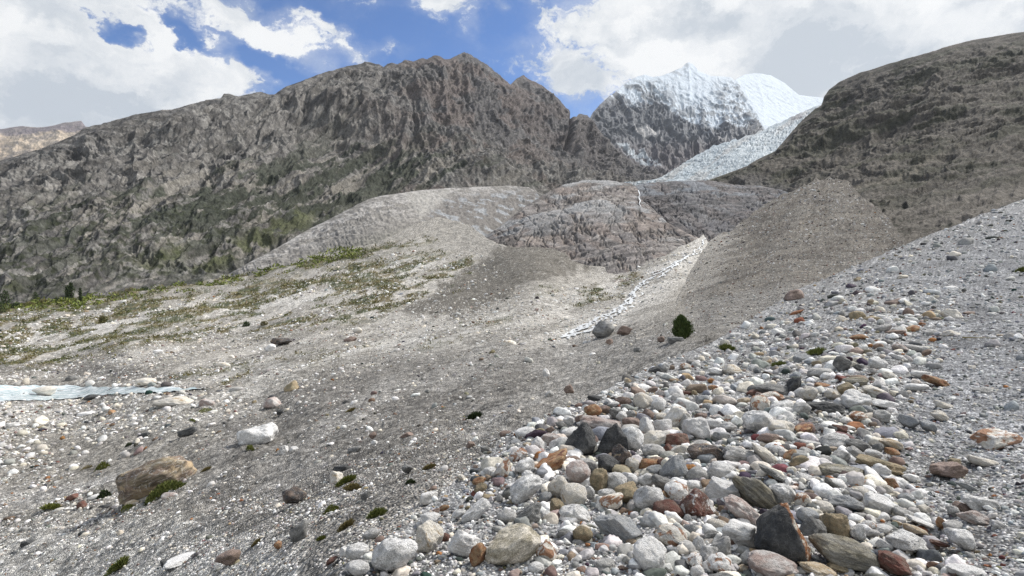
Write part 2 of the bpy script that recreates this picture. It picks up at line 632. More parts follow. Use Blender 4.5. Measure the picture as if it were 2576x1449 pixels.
def col_left(s):
    px, py, P = s.PX, s.PY, s.P
    n = fbm(P / 90., 5, 5)
    nf = fbm(P / 14., 4, 15, .6)
    c = gray(px.shape, (.165, .147, .126))
    c = mixc(c, (.31, .285, .25), sstep(s.n3 * .5 + nf * .5, .42, .66) * .8)
    c = mixc(c, (.30, .27, .235), sstep(fbm(fvec(px, py, -25, 80, 10), 5, 29), .56, .72) * .6 * (1 - sstep(px, 900, 1200)))
    c = mixc(c, (.105, .098, .092), sstep(nf, .52, .36) * .6)
    lines = cracks(fvec(px, py, -30, 60, 9) + (nf[..., None] - .5), 33, .05, 4) * (1 - sstep(px, 900, 1150)) + cracks(fvec(px, py, 66, 50, 9) + (nf[..., None] - .5), 35, .05, 4) * sstep(px, 900, 1150)
    c = mixc(c, (.06, .056, .052), np.clip(lines, 0, 1) * .4)
    peak = sstep(px, 850, 1200) * sstep(s.T, .25, .6)
    c = mixc(c, (.16, .145, .14), peak * .6)
    c = mixc(c, (.23, .17, .14), np.exp(-((px - 1200) / 260) ** 2) * sstep(fbm(rot_streak(P, 10, 30, 400, 90), 4, 88), .5, .66) * .5)
    # vegetation, in bands that climb with the strata
    v = fbm(fvec(px, py, -24, 120, 15), 5, 21, .55) * .75 + fbm(fvec(px, py, -24, 260, 60), 3, 27) * .25 + (fbm(P / 22., 3, 22) - .5) * .22
    reg = poly_in(px, py, [(-300, 760), (0, 560), (250, 490), (430, 430), (650, 380), (900, 330), (1060, 370), (1200, 420), (1350, 470), (1000, 500), (700, 650), (400, 740), (0, 770)], 60)
    vg = sstep(v, .66 - .16 * reg, .74 - .16 * reg) * (.18 + .82 * reg)
    vg *= 1 - .8 * sstep(s.T, .75, .95)
    c = mixc(c, (.058, .064, .042), vg * (.85 - .3 * sstep(py, 540, 660)))
    # pale scree between
    sc1 = sstep(fbm(fvec(px, py, -28, 110, 9), 4, 51), .56, .70) * reg * (1 - vg)
    c = mixc(c, (.30, .265, .215), sc1 * .7)
    # dark shrubs dotted
    spk = sstep(fbm(P / 6.5, 2, 91), .63, .72) * reg * sstep(py, 430, 560)
    c = mixc(c, (.05, .055, .03), spk * .8)
    mead = poly_in(px, py, [(470, 672), (560, 620), (660, 568), (740, 543), (805, 545), (760, 585), (690, 615), (600, 650), (510, 690)], 14)
    c = mixc(c, (.115, .118, .06), mead * sstep(fbm(P / 25., 4, 8), .35, .55) * .9)
    belt = np.exp(-(line_d(px, py, [(0, 740), (150, 700), (330, 690), (450, 640)]) / 22) ** 2)
    c = mixc(c, (.09, .095, .04), belt * sstep(n, .45, .6) * .7)
    c = c * np.array([.62, .655, .70])
    c = c * (1 + .55 * (fbm(P / 4., 2, 44)[..., None] - .5))
    return c


LEFT = Layer(
    base=[(-420, 800), (0, 790), (200, 775), (420, 745), (650, 700), (760, 650), (860, 600), (950, 545), (1050, 510), (1200, 500), (1345, 500), (1450, 500), (1600, 480), (1720, 475)],
    crest=[(-420, 520), (-200, 452), (0, 405), (50, 392), (100, 375), (140, 360), (180, 345), (215, 325), (240, 318), (300, 300), (340, 290), (370, 285), (430, 275), (480, 262), (520, 252), (555, 247), (563, 236), (575, 236), (600, 241), (630, 236), (655, 232), (672, 238), (685, 240), (710, 226), (735, 214), (760, 205), (800, 190), (860, 170), (900, 162), (930, 157), (955, 164), (965, 168), (975, 160), (985, 158), (1000, 162), (1020, 152), (1040, 154), (1060, 147), (1075, 149), (1090, 141), (1105, 143), (1120, 150), (1135, 148), (1150, 140), (1168, 132), (1180, 137), (1200, 148), (1225, 163), (1250, 185), (1275, 205), (1284, 213), (1300, 197), (1316, 189), (1335, 201), (1360, 214), (1385, 232), (1410, 255), (1440, 289), (1450, 294), (1456, 286), (1475, 290), (1490, 302), (1500, 318), (1520, 345), (1545, 370), (1580, 400), (1620, 425), (1665, 443), (1720, 460)],
    depth=[(-420, 800, 520), (0, 790, 480), (0, 405, 950), (-420, 520, 900), (300, 760, 520), (300, 300, 1150), (600, 700, 640), (600, 500, 850), (600, 240, 1350), (900, 560, 900), (900, 350, 1300), (900, 162, 1750),
           (1170, 490, 1150), (1170, 300, 1550), (1170, 133, 2050), (1450, 480, 1500), (1450, 290, 2200), (1316, 190, 2250), (1650, 470, 1800), (1650, 440, 2000), (0, 600, 650)],
    x0=-420, x1=1720, dx=1.9, nrow=330, disp=disp_left)
M_rockL = terrain_mat('mountain_rock', [.035, .22], 4.0, .30, .9)
LEFT.build('left_mountain', M_rockL, col_left, kind='structure', label='grey brown rocky mountain with jagged ridge and dark green bands', category='mountain')


# ---- right mountain
def disp_right(s, P, N):
    sc_ = s.Y / FP
    px, py = s.PX, s.PY
    taper = .12 + .88 * sstep(1 - s.T, 0, .10)
    wp = (fbm(P / 110., 3, 104)[..., None] - .5)
    n1 = fbm(fvec(px, py, -20, 130, 26) + wp * 2, 6, 103, .5, ridged=True)
    n2 = fbm(P / 30., 5, 109, .6, ridged=True)
    n3 = fbm(P / 260., 3, 111)
    n5 = fbm(fvec(px, py, -58, 110, 36) + wp * 2, 5, 113, .5, ridged=True)
    n6 = fbm(fvec(px, py, -24, 14, 5) + wp * 4, 4, 177, .6, ridged=True)
    s.n1, s.n2 = n1, n2
    low = sstep(s.T, 0.0, .3)
    h = (n1 - .45) * 20 + (n5 - .45) * 16 + (n2 - .4) * 5 + (n3 - .5) * 60 * sstep(1 - s.T, 0, .3) + (n6 - .4) * 5 + (fbm(P / 3.2, 3, 179, .6, ridged=True) - .4) * 3
    return N * (h * taper * (.2 + .8 * low) * sc_)[..., None]


def col_right(s):
    px, py, P = s.PX, s.PY, s.P
    n = fbm(P / 70., 5, 125)
    nf = fbm(P / 9., 4, 135, .6)
    c = gray(px.shape, (.125, .108, .086))
    c = mixc(c, (.23, .20, .16), sstep(s.n2 * .6 + nf * .4, .42, .6) * .6)
    c = mixc(c, (.062, .056, .045), sstep(nf * .5 + s.n1 * .5, .48, .34) * .6)
    c = mixc(c, (.068, .072, .038), sstep(fbm(rot_streak(P, 0, -15, 160, 40), 5, 131), .54, .64) * .55)
    lowz = sstep(s.T, .5, .2)
    c = mixc(c, (.175, .153, .122), lowz * .75)
    spk = sstep(fbm(P / 5., 2, 191), .66, .72) * lowz
    c = mixc(c, (.04, .042, .025), spk * .8)
    slab = poly_in(px, py, [(1780, 470), (1900, 440), (2000, 460), (1980, 500), (1850, 560), (1780, 520)], 18)
    c = mixc(c, (.185, .17, .155), slab * .8)
    tr = np.exp(-(line_d(px, py, [(2040, 500), (2190, 468), (2300, 440), (2330, 402), (2420, 370)]) / 7) ** 2)
    c = mixc(c, (.23, .20, .15), tr * sstep(n, .35, .6) * .8)
    deb = poly_in(px, py, [(1990, 470), (2060, 425), (2110, 425), (2200, 470), (2300, 520), (2420, 480), (2576, 470), (3000, 480), (3000, 760), (2000, 760), (1900, 560)], 30)
    c = mixc(c, (.235, .205, .168), deb * sstep(fbm(fvec(px, py, -10, 90, 20), 5, 127), .38, .56) * .8)
    c = c * np.array([.54, .56, .59])
    c = c * (1 + .5 * (fbm(P / 3., 2, 144)[..., None] - .5))
    return c


RIGHT = Layer(
    base=[(1740, 480), (1850, 600), (1950, 620), (2050, 640), (2300, 700), (2576, 740), (3000, 760)],
    crest=[(1740, 468), (1780, 455), (1850, 430), (1880, 418), (1900, 405), (1925, 392), (1950, 380), (1985, 340), (2005, 318), (2020, 300), (2050, 275), (2066, 265), (2075, 240), (2085, 225), (2110, 208), (2160, 185), (2220, 165), (2300, 143), (2380, 118), (2450, 100), (2520, 88), (2576, 80), (2750, 62), (3000, 60)],
    depth=[(1740, 480, 900), (1780, 455, 1050), (1850, 560, 620), (1950, 380, 1200), (1950, 600, 520), (2075, 240, 1500), (2075, 420, 900), (2300, 143, 1400), (2300, 400, 800), (2300, 640, 360), (2576, 80, 1300), (2576, 300, 850), (2576, 620, 300), (3000, 60, 1200), (3000, 700, 220), (2050, 640, 430)],
    x0=1740, x1=3000, dx=2.0, nrow=330, disp=disp_right)
M_rockR = terrain_mat('dark_mountain_rock', [.06, .35], 3.0, .32, .9)
RIGHT.build('right_mountain', M_rockR, col_right, kind='structure', label='dark brown rocky mountain shoulder with rounded top', category='mountain')


# ---- snow mountain
SNOWLINE = [(1470, 262), (1520, 232), (1560, 238), (1600, 250), (1650, 262), (1690, 282), (1730, 305), (1790, 322), (1830, 300), (1870, 318), (1905, 300), (1925, 330), (1935, 350), (2200, 380)]


def disp_snow(s, P, N):
    sc_ = s.Y / FP
    px, py = s.PX, s.PY
    taper = .2 + .8 * sstep(1 - s.T, 0, .12)
    wp = (fbm(P / 300., 3, 204)[..., None] - .5)
    n1 = fbm(fvec(px, py, 72, 110, 26) + wp * 2, 6, 203, .5, ridged=True)
    n2 = fbm(fvec(px, py, 60, 22, 8) + wp * 4, 5, 209, .55, ridged=True)
    s.n1, s.n2 = n1, n2
    sl = np.interp(px, [a for a, b in SNOWLINE], [b for a, b in SNOWLINE])
    s.sn = sstep(sl - py + (fbm(P / 260., 5, 213, .55) - .5) * 50 + (n1 - .5) * 30 + (n2 - .5) * 36, -6, 6)
    smooth_face = np.exp(-(((px - 1740) / 60) ** 2 + ((py - 215) / 40) ** 2)) + sstep(px - np.interp(py, [200, 260, 300, 330], [1838, 1880, 1905, 1925]), 0, 30)
    amp = 1 - .85 * np.clip(smooth_face, 0, 1) - .45 * s.sn * (1 - np.clip(smooth_face, 0, 1))
    flut = np.sin(px / 3.1 + 2 * n1) * np.exp(-(((px - 1745) / 45) ** 2 + ((py - 225) / 40) ** 2))
    pil = sstep(px - np.interp(py, [200, 260, 300, 330], [1838, 1880, 1905, 1925]), -15, 25) * -9 * sstep(py, 200, 290)
    h = ((n1 - .45) * 30 + (n2 - .4) * 9) * amp + flut * .5 * sstep(1 - s.T, .02, .15) + pil
    return N * (h * taper * sc_)[..., None]


def col_snow(s):
    px, py, P = s.PX, s.PY, s.P
    nf = fbm(P / 45., 4, 235, .6)
    c = gray(px.shape, (.19, .18, .175))
    c = mixc(c, (.27, .255, .24), sstep(nf, .48, .62) * .6)
    c = mixc(c, (.10, .10, .105), sstep(nf, .46, .34) * .6)
    c = mixc(c, (.20, .155, .14), sstep(py, 340, 390) * .6)
    face = np.clip(np.exp(-(((px - 1745) / 62) ** 2 + ((py - 220) / 48) ** 2)) * 1.5, 0, 1)
    face = np.maximum(face, sstep(px - np.interp(py, [200, 260, 300, 330], [1838, 1880, 1905, 1925]) + (nf - .5) * 30, -6, 12))
    s1 = s.sn
    # narrow rock spots breaking through the snow
    rocks = sstep(s.n1 * .5 + s.n2 * .5 + (nf - .5) * .5, .47, .54) * (1 - face) * sstep(py, 190, 225)
    steep = sstep(s.N[..., 2], .35, .6)
    s1 = np.maximum(s1 * (1 - .85 * rocks), face * (1 - .3 * rocks))
    rb = np.exp(-(line_d(px, py, [(1690, 178), (1712, 186), (1728, 165)]) / 5) ** 2) * .5
    s1 = s1 * (1 - rb * sstep(nf, .45, .55))
    c = c * np.array([.58, .65, .74])
    c = mixc(c, (.46, .52, .58), s1)
    p1 = poly_in(px, py, [(1590, 322), (1625, 320), (1650, 332), (1668, 346), (1620, 347), (1595, 335)], 3)
    p2 = poly_in(px, py, [(1545, 362), (1562, 365), (1600, 372), (1630, 388), (1664, 424), (1640, 420), (1600, 405), (1570, 390)], 3)
    p3 = poly_in(px, py, [(1880, 325), (1892, 318), (1905, 330), (1900, 340)], 3)
    p4 = poly_in(px, py, [(1800, 358), (1825, 350), (1850, 355), (1830, 362)], 3)
    for p_, k in ((p1, .8), (p3, .7), (p4, .5)):
        c = mixc(c, (.50, .49, .48), p_ * k)
    c = mixc(c, (.40, .44, .47), p2 * sstep(fbm(P / 25., 4, 239), .30, .5) * .9)
    return c


SNOW = Layer(
    base=[(1440, 420), (1545, 470), (1600, 475), (1700, 470), (1800, 450), (1920, 430), (2200, 400)],
    crest=[(1440, 350), (1480, 305), (1490, 285), (1497, 277), (1505, 268), (1510, 262), (1535, 240), (1560, 222), (1575, 208), (1590, 200), (1605, 192), (1625, 188), (1640, 193), (1660, 192), (1680, 185), (1700, 176), (1715, 171), (1725, 160), (1735, 157), (1744, 162), (1757, 178), (1790, 192), (1815, 192), (1840, 196), (1848, 203), (1862, 193), (1875, 187), (1900, 184), (1920, 186), (1940, 190), (1960, 201), (1975, 210), (2010, 238), (2030, 241), (2070, 245), (2200, 262)],
    depth=[(1440, 420, 2600), (1545, 470, 2700), (1500, 275, 3600), (1600, 350, 3500), (1600, 200, 4300), (1735, 157, 5000), (1735, 350, 3700), (1700, 460, 2900), (1900, 184, 5600), (1900, 330, 3700), (2050, 245, 5800), (2050, 330, 4400), (2200, 262, 5600), (2200, 400, 3600), (1940, 300, 4300)],
    x0=1440, x1=2200, dx=1.3, nrow=230, disp=disp_snow)
M_snow = terrain_mat('snow_and_rock', [.02, .09], 8.0, .14, .6, .8)
SNOW.build('snow_mountain', M_snow, col_snow, kind='structure', label='snow covered peak with dark rock wall above the glacier', category='mountain')


# ---- glacier
def disp_glac(s, P, N):
    sc_ = s.Y / FP
    n1 = fbm(P / 16. + fbm(P / 60., 3, 306)[..., None] * 2, 5, 303, .65, ridged=True)
    n2 = fbm(P / 110., 4, 309, .5)
    s.n1 = n1
    return N * (((n1 - .4) * 8 + (n2 - .5) * 10) * (.25 + .75 * sstep(1 - s.T, 0, .1)) * sc_)[..., None]


def col_glac(s):
    P = s.P
    c = gray(s.PX.shape, (.29, .345, .38))
    c = mixc(c, (.17, .215, .25), sstep(fbm(P / 50., 5, 311, .6), .42, .62) * .8)
    c = mixc(c, (.42, .47, .50), sstep(s.n1, .45, .6) * .75)
    c = mixc(c, (.13, .16, .18), cracks(fvec(s.PX, s.PY, -38, 90, 7) + (fbm(P / 80., 3, 316)[..., None] - .5) * 2, 315, .06, 4) * .6)
    c = mixc(c, (.27, .27, .265), sstep(fbm(fvec(s.PX, s.PY, -35, 160, 12), 4, 313), .55, .68) * .6)
    top = sstep(s.T, .0, .25)
    rk = poly_in(s.PX, s.PY, [(1985, 297), (2003, 286), (2018, 290), (2022, 302), (1995, 306)], 3)
    c = mixc(c, (.14, .14, .15), rk * .85)
    return c


_gx = np.arange(1570, 2201, 2.0)
_gc = [(1570, 462), (1600, 459), (1650, 450), (1672, 440), (1700, 424), (1730, 402), (1760, 386), (1800, 366), (1850, 352), (1895, 338), (1925, 326), (1960, 308), (1990, 295), (2030, 276), (2070, 262), (2200, 255)]
_gy = np.interp(_gx, [p[0] for p in _gc], [p[1] for p in _gc]) + (fbm(np.stack([_gx / 13, _gx * 0, _gx * 0], -1), 5, 390, .6) - .5) * 7 * sstep(_gx, 1640, 1700) * sstep(_gx, 2040, 1980)
GLAC = Layer(
    base=[(1570, 470), (1700, 470), (1800, 470), (1900, 470), (2200, 420)],
        crest=list(zip(_gx, _gy)),
    depth=[(1570, 470, 1500), (1600, 459, 1600), (1700, 460, 1500), (1700, 424, 2000), (1850, 352, 2900), (1850, 460, 1350), (1925, 326, 3400), (2060, 265, 4300), (2200, 255, 4300), (2200, 400, 1800), (1960, 380, 2200)],
    x0=1570, x1=2200, dx=1.4, nrow=170, disp=disp_glac, back=(.5, 6))
M_ice = terrain_mat('glacier_ice', [.06, .25], 3.0, .18, .8, .6)
GLAC.build('glacier', M_ice, col_glac, kind='structure', label='pale blue crevassed glacier tongue between the mountains', category='glacier')


# ---- distant mountains
def disp_far(s, P, N):
    n1 = fbm(P / np.array([500., 500., 700.]), 6, 403, .6, ridged=True)
    s.n1 = n1
    return N * ((n1 - .4) * 24 * (.15 + .85 * sstep(1 - s.T, 0, .15)) * s.Y / FP)[..., None]


def col_far(s):
    P = s.P
    c = gray(s.PX.shape, (.42, .34, .25))
    c = mixc(c, (.20, .17, .17), sstep(s.PY + (fbm(P / 500., 4, 412) - .5) * 40, 352, 338))  # sunlight on the lower slopes painted in as lighter colour, darker above
    c = mixc(c, (.60, .50, .38), sstep(s.n1, .45, .6) * .6 * sstep(s.PY, 335, 350))
    c = mixc(c, (.22, .19, .17), sstep(fbm(P / 260., 4, 415), .52, .62) * .6)
    return c


FAR = Layer(base=[(-500, 520), (400, 480)],
            crest=[(-500, 350), (-100, 330), (0, 325), (40, 319), (60, 318), (95, 321), (130, 318), (160, 310), (180, 308), (204, 304), (215, 318), (230, 320), (245, 315), (300, 312), (400, 320)],
            depth=[(-500, 520, 7000), (400, 480, 7000), (-500, 350, 9000), (400, 320, 9000), (0, 325, 9000), (200, 305, 9200)],
            x0=-500, x1=400, dx=2.2, nrow=90, disp=disp_far)
M_far = terrain_mat('distant_rock', [.008, .03], 30.0, .25, .7)
FAR.build('distant_mountains', M_far, col_far, kind='structure', label='far hazy tan and mauve mountain range', category='mountain')


# ---- rock outcrops
def disp_out(s, P, N):
    n1 = fbm(rot_streak(P, 20, -18, 60, 22), 6, 503, .55, ridged=True)
    n2 = fbm(P / 12., 4, 509, .6, ridged=True)
    n3 = fbm(P / 90., 3, 511)
    n5 = fbm(rot_streak(P, 80, -50, 120, 14), 4, 517, .5)
    s.n1, s.n2 = n1, n2
    px, py = s.PX, s.PY
    wq = (fbm(P / 30., 3, 531)[..., None] - .5) * 1.2
    s.cr = np.maximum(cracks(fvec(px, py, 38, 70, 17) + wq, 533, .035), .8 * cracks(fvec(px, py, -62, 60, 24) + wq, 535, .03))
    s.cr2 = cracks(fvec(px, py, 15, 34, 7) + wq * 2, 537, .05)
    h = -(n1 - .4) * 7 + (n2 - .4) * 2.5 + (n3 - .5) * 26 * sstep(1 - s.T, 0, .2) - s.cr * 8 - s.cr2 * 1.5
    return N * (h * (.2 + .8 * sstep(1 - s.T, 0, .12)) * s.Y / FP)[..., None]


def col_out(s):
    P, px, py = s.P, s.PX, s.PY
    c = gray(px.shape, (.205, .186, .176))
    c = mixc(c, (.29, .27, .25), sstep(fbm(P / 18., 4, 521), .45, .65) * .7)
    c = mixc(c, (.23, .19, .165), sstep(fbm(fvec(px, py, 20, 90, 16), 4, 527), .5, .65) * .6)
    c = mixc(c, (.075, .07, .066), np.clip(s.cr * .5 + s.cr2 * .22, 0, 1))
    c = mixc(c, (.085, .08, .076), sstep(fbm(rot_streak(P, 20, -18, 90, 9), 5, 523), .54, .64) * .7)
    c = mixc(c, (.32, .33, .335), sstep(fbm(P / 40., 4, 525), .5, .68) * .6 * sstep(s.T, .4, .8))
    c = c * (1.0 * (1 + .5 * (fbm(P / 2., 2, 544)[..., None] - .5)))
    return c


OUT1 = Layer(base=[(1150, 660), (1210, 685), (1300, 700), (1450, 730), (1560, 715), (1700, 675), (1790, 640)],
             crest=[(1150, 632), (1210, 600), (1260, 568), (1320, 520), (1370, 488), (1420, 463), (1470, 452), (1530, 453), (1590, 462), (1604, 474), (1612, 500), (1640, 522), (1680, 560), (1740, 592), (1790, 610)],
             depth=[(1150, 640, 520), (1300, 665, 400), (1450, 700, 330), (1450, 730, 250), (1700, 640, 360), (1700, 675, 290), (1790, 612, 430), (1470, 452, 760), (1600, 462, 760), (1320, 520, 640), (1740, 592, 440), (1450, 560, 520), (1600, 560, 500)],
             x0=1150, x1=1790, dx=2.0, nrow=150, disp=disp_out)
OUT2 = Layer(base=[(1560, 520), (1640, 545), (1700, 590), (1760, 615), (1830, 600), (1900, 560), (2000, 520)],
             crest=[(1560, 470), (1600, 466), (1618, 461), (1650, 458), (1700, 455), (1780, 453), (1850, 464), (1900, 466), (1960, 476), (2000, 490)],
             depth=[(1560, 520, 700), (1640, 545, 620), (1760, 610, 460), (1900, 560, 520), (2000, 520, 600), (1700, 455, 900), (1560, 470, 850), (1850, 464, 900), (2000, 480, 800), (1760, 520, 650)],
             x0=1560, x1=2000, dx=2.0, nrow=120, disp=disp_out)
M_out = terrain_mat('outcrop_rock', [.12, .7], 1.6, .28, .9)
OUT1.build('rock_dome', M_out, col_out, kind='structure', label='large rounded grey rock dome below the glacier', category='rock outcrop')
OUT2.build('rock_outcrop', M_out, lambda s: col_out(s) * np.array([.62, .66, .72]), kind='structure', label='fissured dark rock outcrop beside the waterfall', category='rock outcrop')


# ---- lateral moraine on the left
def disp_mor(s, P, N):
    n1 = fbm(fvec(s.PX, s.PY, 62, 40, 7) + (fbm(P / 50., 3, 604)[..., None] - .5) * 3, 5, 603, .6, ridged=True)
    s.n1 = n1
    n2 = fbm(P / 9., 4, 609, .6)
    rill = (n1 - .4) * 5
    return N * ((rill + (n2 - .5) * 5) * (.2 + .8 * sstep(1 - s.T, 0, .2)) * s.Y / FP)[..., None]


def col_mor(s):
    P, px, py = s.P, s.PX, s.PY
    c = gray(px.shape, (.27, .245, .215))
    c = mixc(c, (.17, .155, .135), sstep(s.n1, .45, .25) * .4)
    c = mixc(c, (.42, .385, .35), sstep(s.T, .35, .85) * sstep(fbm(P / 14., 4, 621), .35, .6))
    c = mixc(c, (.17, .155, .14), sstep(fbm(P / 6., 3, 623), .55, .7) * .7)
    c = mixc(c, (.40, .37, .33), poly_in(px, py, [(1015, 488), (1130, 478), (1120, 520), (1060, 552)], 12) * .7)
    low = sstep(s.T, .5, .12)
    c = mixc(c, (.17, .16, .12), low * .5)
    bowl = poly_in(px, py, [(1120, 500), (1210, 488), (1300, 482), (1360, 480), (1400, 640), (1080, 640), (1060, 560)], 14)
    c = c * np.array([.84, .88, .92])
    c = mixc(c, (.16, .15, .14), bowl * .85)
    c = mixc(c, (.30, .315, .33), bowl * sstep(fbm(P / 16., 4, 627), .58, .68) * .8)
    return c * (1 + .5 * (fbm(P / 1.8, 2, 644)[..., None] - .5))


MOR = Layer(base=[(540, 715), (600, 712), (700, 700), (800, 680), (900, 650), (1000, 630), (1100, 610), (1200, 630), (1300, 620), (1380, 600)],
            crest=[(540, 708), (600, 675), (650, 648), (700, 622), (740, 598), (780, 575), (820, 556), (860, 535), (900, 514), (930, 500), (960, 492), (1000, 487), (1060, 478), (1120, 474), (1200, 470), (1280, 467), (1330, 471), (1345, 480), (1380, 520)],
            depth=[(540, 710, 560), (600, 712, 500), (600, 675, 560), (780, 575, 700), (780, 685, 520), (960, 492, 840), (960, 640, 540), (1120, 474, 980), (1120, 600, 680), (1220, 572, 800), (1280, 467, 1080), (1345, 540, 950), (1300, 620, 820), (1200, 630, 690), (1380, 520, 1000)],
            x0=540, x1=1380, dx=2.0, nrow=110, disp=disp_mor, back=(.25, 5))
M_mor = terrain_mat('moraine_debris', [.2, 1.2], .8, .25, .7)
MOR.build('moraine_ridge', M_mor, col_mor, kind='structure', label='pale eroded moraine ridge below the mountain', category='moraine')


VC = [(-420, 1750, 22), (0, 1449, 21), (400, 1449, 11.5), (600, 1449, 7.2), (800, 1449, 4.2), (900, 1449, 3.6), (1100, 1290, 5.6), (-420, 1449, 30), (-420, 1100, 60), (-420, 980, 95), (-420, 900, 135), (-420, 800, 350),
      (0, 1300, 32), (0, 1150, 48), (0, 1050, 70), (200, 985, 90), (385, 1210, 30), (735, 1250, 13), (1000, 1200, 9.5), (700, 1050, 45), (640, 1100, 35), (725, 975, 60),
      (1185, 1050, 22), (1290, 1060, 16), (1290, 1100, 12), (1000, 950, 57), (1100, 870, 95), (1500, 980, 24), (1500, 850, 85), (1710, 850, 42), (1640, 920, 26), (1800, 860, 32), (1990, 760, 115), (1800, 700, 270), (1900, 730, 240), (1800, 790, 115),
      (1440, 850, 100), (1600, 740, 200), (1770, 600, 420), (1700, 680, 260), (1000, 870, 110), (600, 850, 170), (300, 880, 130), (0, 900, 125), (500, 920, 100), (0, 790, 330), (300, 750, 400), (650, 700, 480), (700, 750, 310),
      (1000, 760, 230), (1000, 680, 370), (1000, 620, 520), (1200, 570, 620), (1345, 500, 850), (1200, 700, 300), (1350, 720, 240), (1300, 800, 140), (1480, 760, 190), (2100, 850, 40), (2300, 1300, 15), (1700, 1400, 10), (1200, 1449, 7), (400, 1750, 6), (900, 1750, 3), (1500, 1750, 6)]
# ---- debris cone on the right
VCF = tps(VC)
def disp_cone(s, P, N):
    ang = np.arctan2(s.PY - 415, s.PX - 2080)
    rr = np.hypot(s.PX - 2080, s.PY - 415)
    n1 = fbm(np.stack([ang * 6 + 3.3, rr / 130, rr * 0], -1) + (fbm(P / 60., 3, 702)[..., None] - .5) * 1.5, 5, 703, .55)
    s.n1 = n1
    n2 = fbm(P / 5., 4, 709, .6)
    return N * (((n1 - .5) * 8 * sstep(rr, 20, 120) + (n2 - .5) * 4) * (.15 + .85 * sstep(1 - s.T, 0, .15)) * s.Y / FP)[..., None]


def col_cone(s):
    P, px, py = s.P, s.PX, s.PY
    c = gray(px.shape, (.185, .172, .152))
    c = mixc(c, (.25, .225, .19), sstep(fbm(P / 20., 5, 721), .5, .66) * .55)
    c = mixc(c, (.26, .24, .21), sstep(s.n1, .5, .7) * .28)
    c = mixc(c, (.12, .105, .09), sstep(s.n1, .46, .3) * .22)
    c = mixc(c, (.125, .11, .09), sstep(px + (fbm(P / 20., 3, 739) - .5) * 120, 2100, 2240) * .55)
    c = mixc(c, (.14, .124, .102), sstep(py, 520, 440) * .6)
    c = mixc(c, (.115, .10, .085), sstep(fbm(P / 12., 4, 723), .54, .68) * .6)
    sp1 = vnoise(P / np.maximum(s.Y[..., None] / 320, .25), 733)
    c = mixc(c, (.38, .35, .31), sstep(sp1, .78, .9) * .6)
    c = mixc(c, (.06, .055, .05), sstep(sp1, .2, .1) * .5)
    grey = sstep(py + (fbm(P / 15., 3, 735) - .5) * 60, 690, 750)
    c = mixc(c, (.28, .267, .245), grey * .85)
    ledge = np.interp(py, [604, 640, 690, 740, 790, 840], [1787, 1762, 1735, 1710, 1690, 1600])
    c = mixc(c, (.40, .375, .335), sstep(px - ledge + (fbm(P / 14., 4, 736) - .5) * 90, 100, 10) * .95)
    return c


_kx = np.arange(1600, 2701, 3.0)
_kc = [(1600, 840), (1690, 790), (1710, 740), (1735, 690), (1762, 640), (1787, 604), (1830, 580), (1900, 540), (1950, 508), (1985, 485), (2010, 466), (2030, 455), (2050, 447), (2066, 440), (2085, 437), (2108, 444), (2130, 456), (2165, 486), (2190, 506), (2240, 560), (2300, 622), (2400, 670), (2700, 700)]
_ky = np.interp(_kx, [p[0] for p in _kc], [p[1] for p in _kc]) + (fbm(np.stack([_kx / 34, _kx * 0, _kx * 0], -1), 5, 790, .6) - .5) * 26 * sstep(_kx, 1790, 1840)
CONE = Layer(base=[(1600, 880), (1700, 900), (2000, 930), (2300, 930), (2700, 900)],
             crest=list(zip(_kx, _ky)),
             depth=[*[(x, y, float(VCF(np.array([float(x)]), np.array([float(y)]))[0]) * .985) for x, y in ((1600, 840), (1690, 790), (1710, 740), (1735, 690), (1762, 640), (1787, 604))], (1990, 480, 560), (2080, 430, 640), (2080, 600, 260), (1900, 640, 250), (1990, 745, 78), (2000, 930, 38), (2300, 600, 230), (2300, 930, 38), (2700, 700, 130), (2700, 900, 50), (1800, 780, 80), (1700, 850, 52), (2240, 540, 360)],
             x0=1600, x1=2700, dx=2.2, nrow=210, disp=disp_cone, back=(.25, 5))
M_cone = terrain_mat('cone_debris', [.3, 2.0], .4, .28, .8, pebble=[(1.4, .25), (4.5, .22)])
CONE.build('debris_cone', M_cone, col_cone, kind='structure', label='brown cone of loose debris below the dark mountain', category='scree')

# ---- valley floor and scree slope
river_poly = [(-420, 978), (-100, 974), (0, 971), (150, 969), (300, 969), (400, 973), (480, 977), (525, 979), (520, 983), (400, 989), (300, 989), (250, 992), (180, 1001), (100, 1006), (0, 1009), (-100, 1012), (-420, 1018)]
strm = [(1778, 598), (1768, 618), (1750, 636), (1715, 655), (1680, 678), (1655, 690), (1625, 706), (1606, 722), (1596, 745), (1576, 768), (1545, 785), (1512, 800), (1486, 812), (1462, 826), (1436, 840), (1418, 850)]


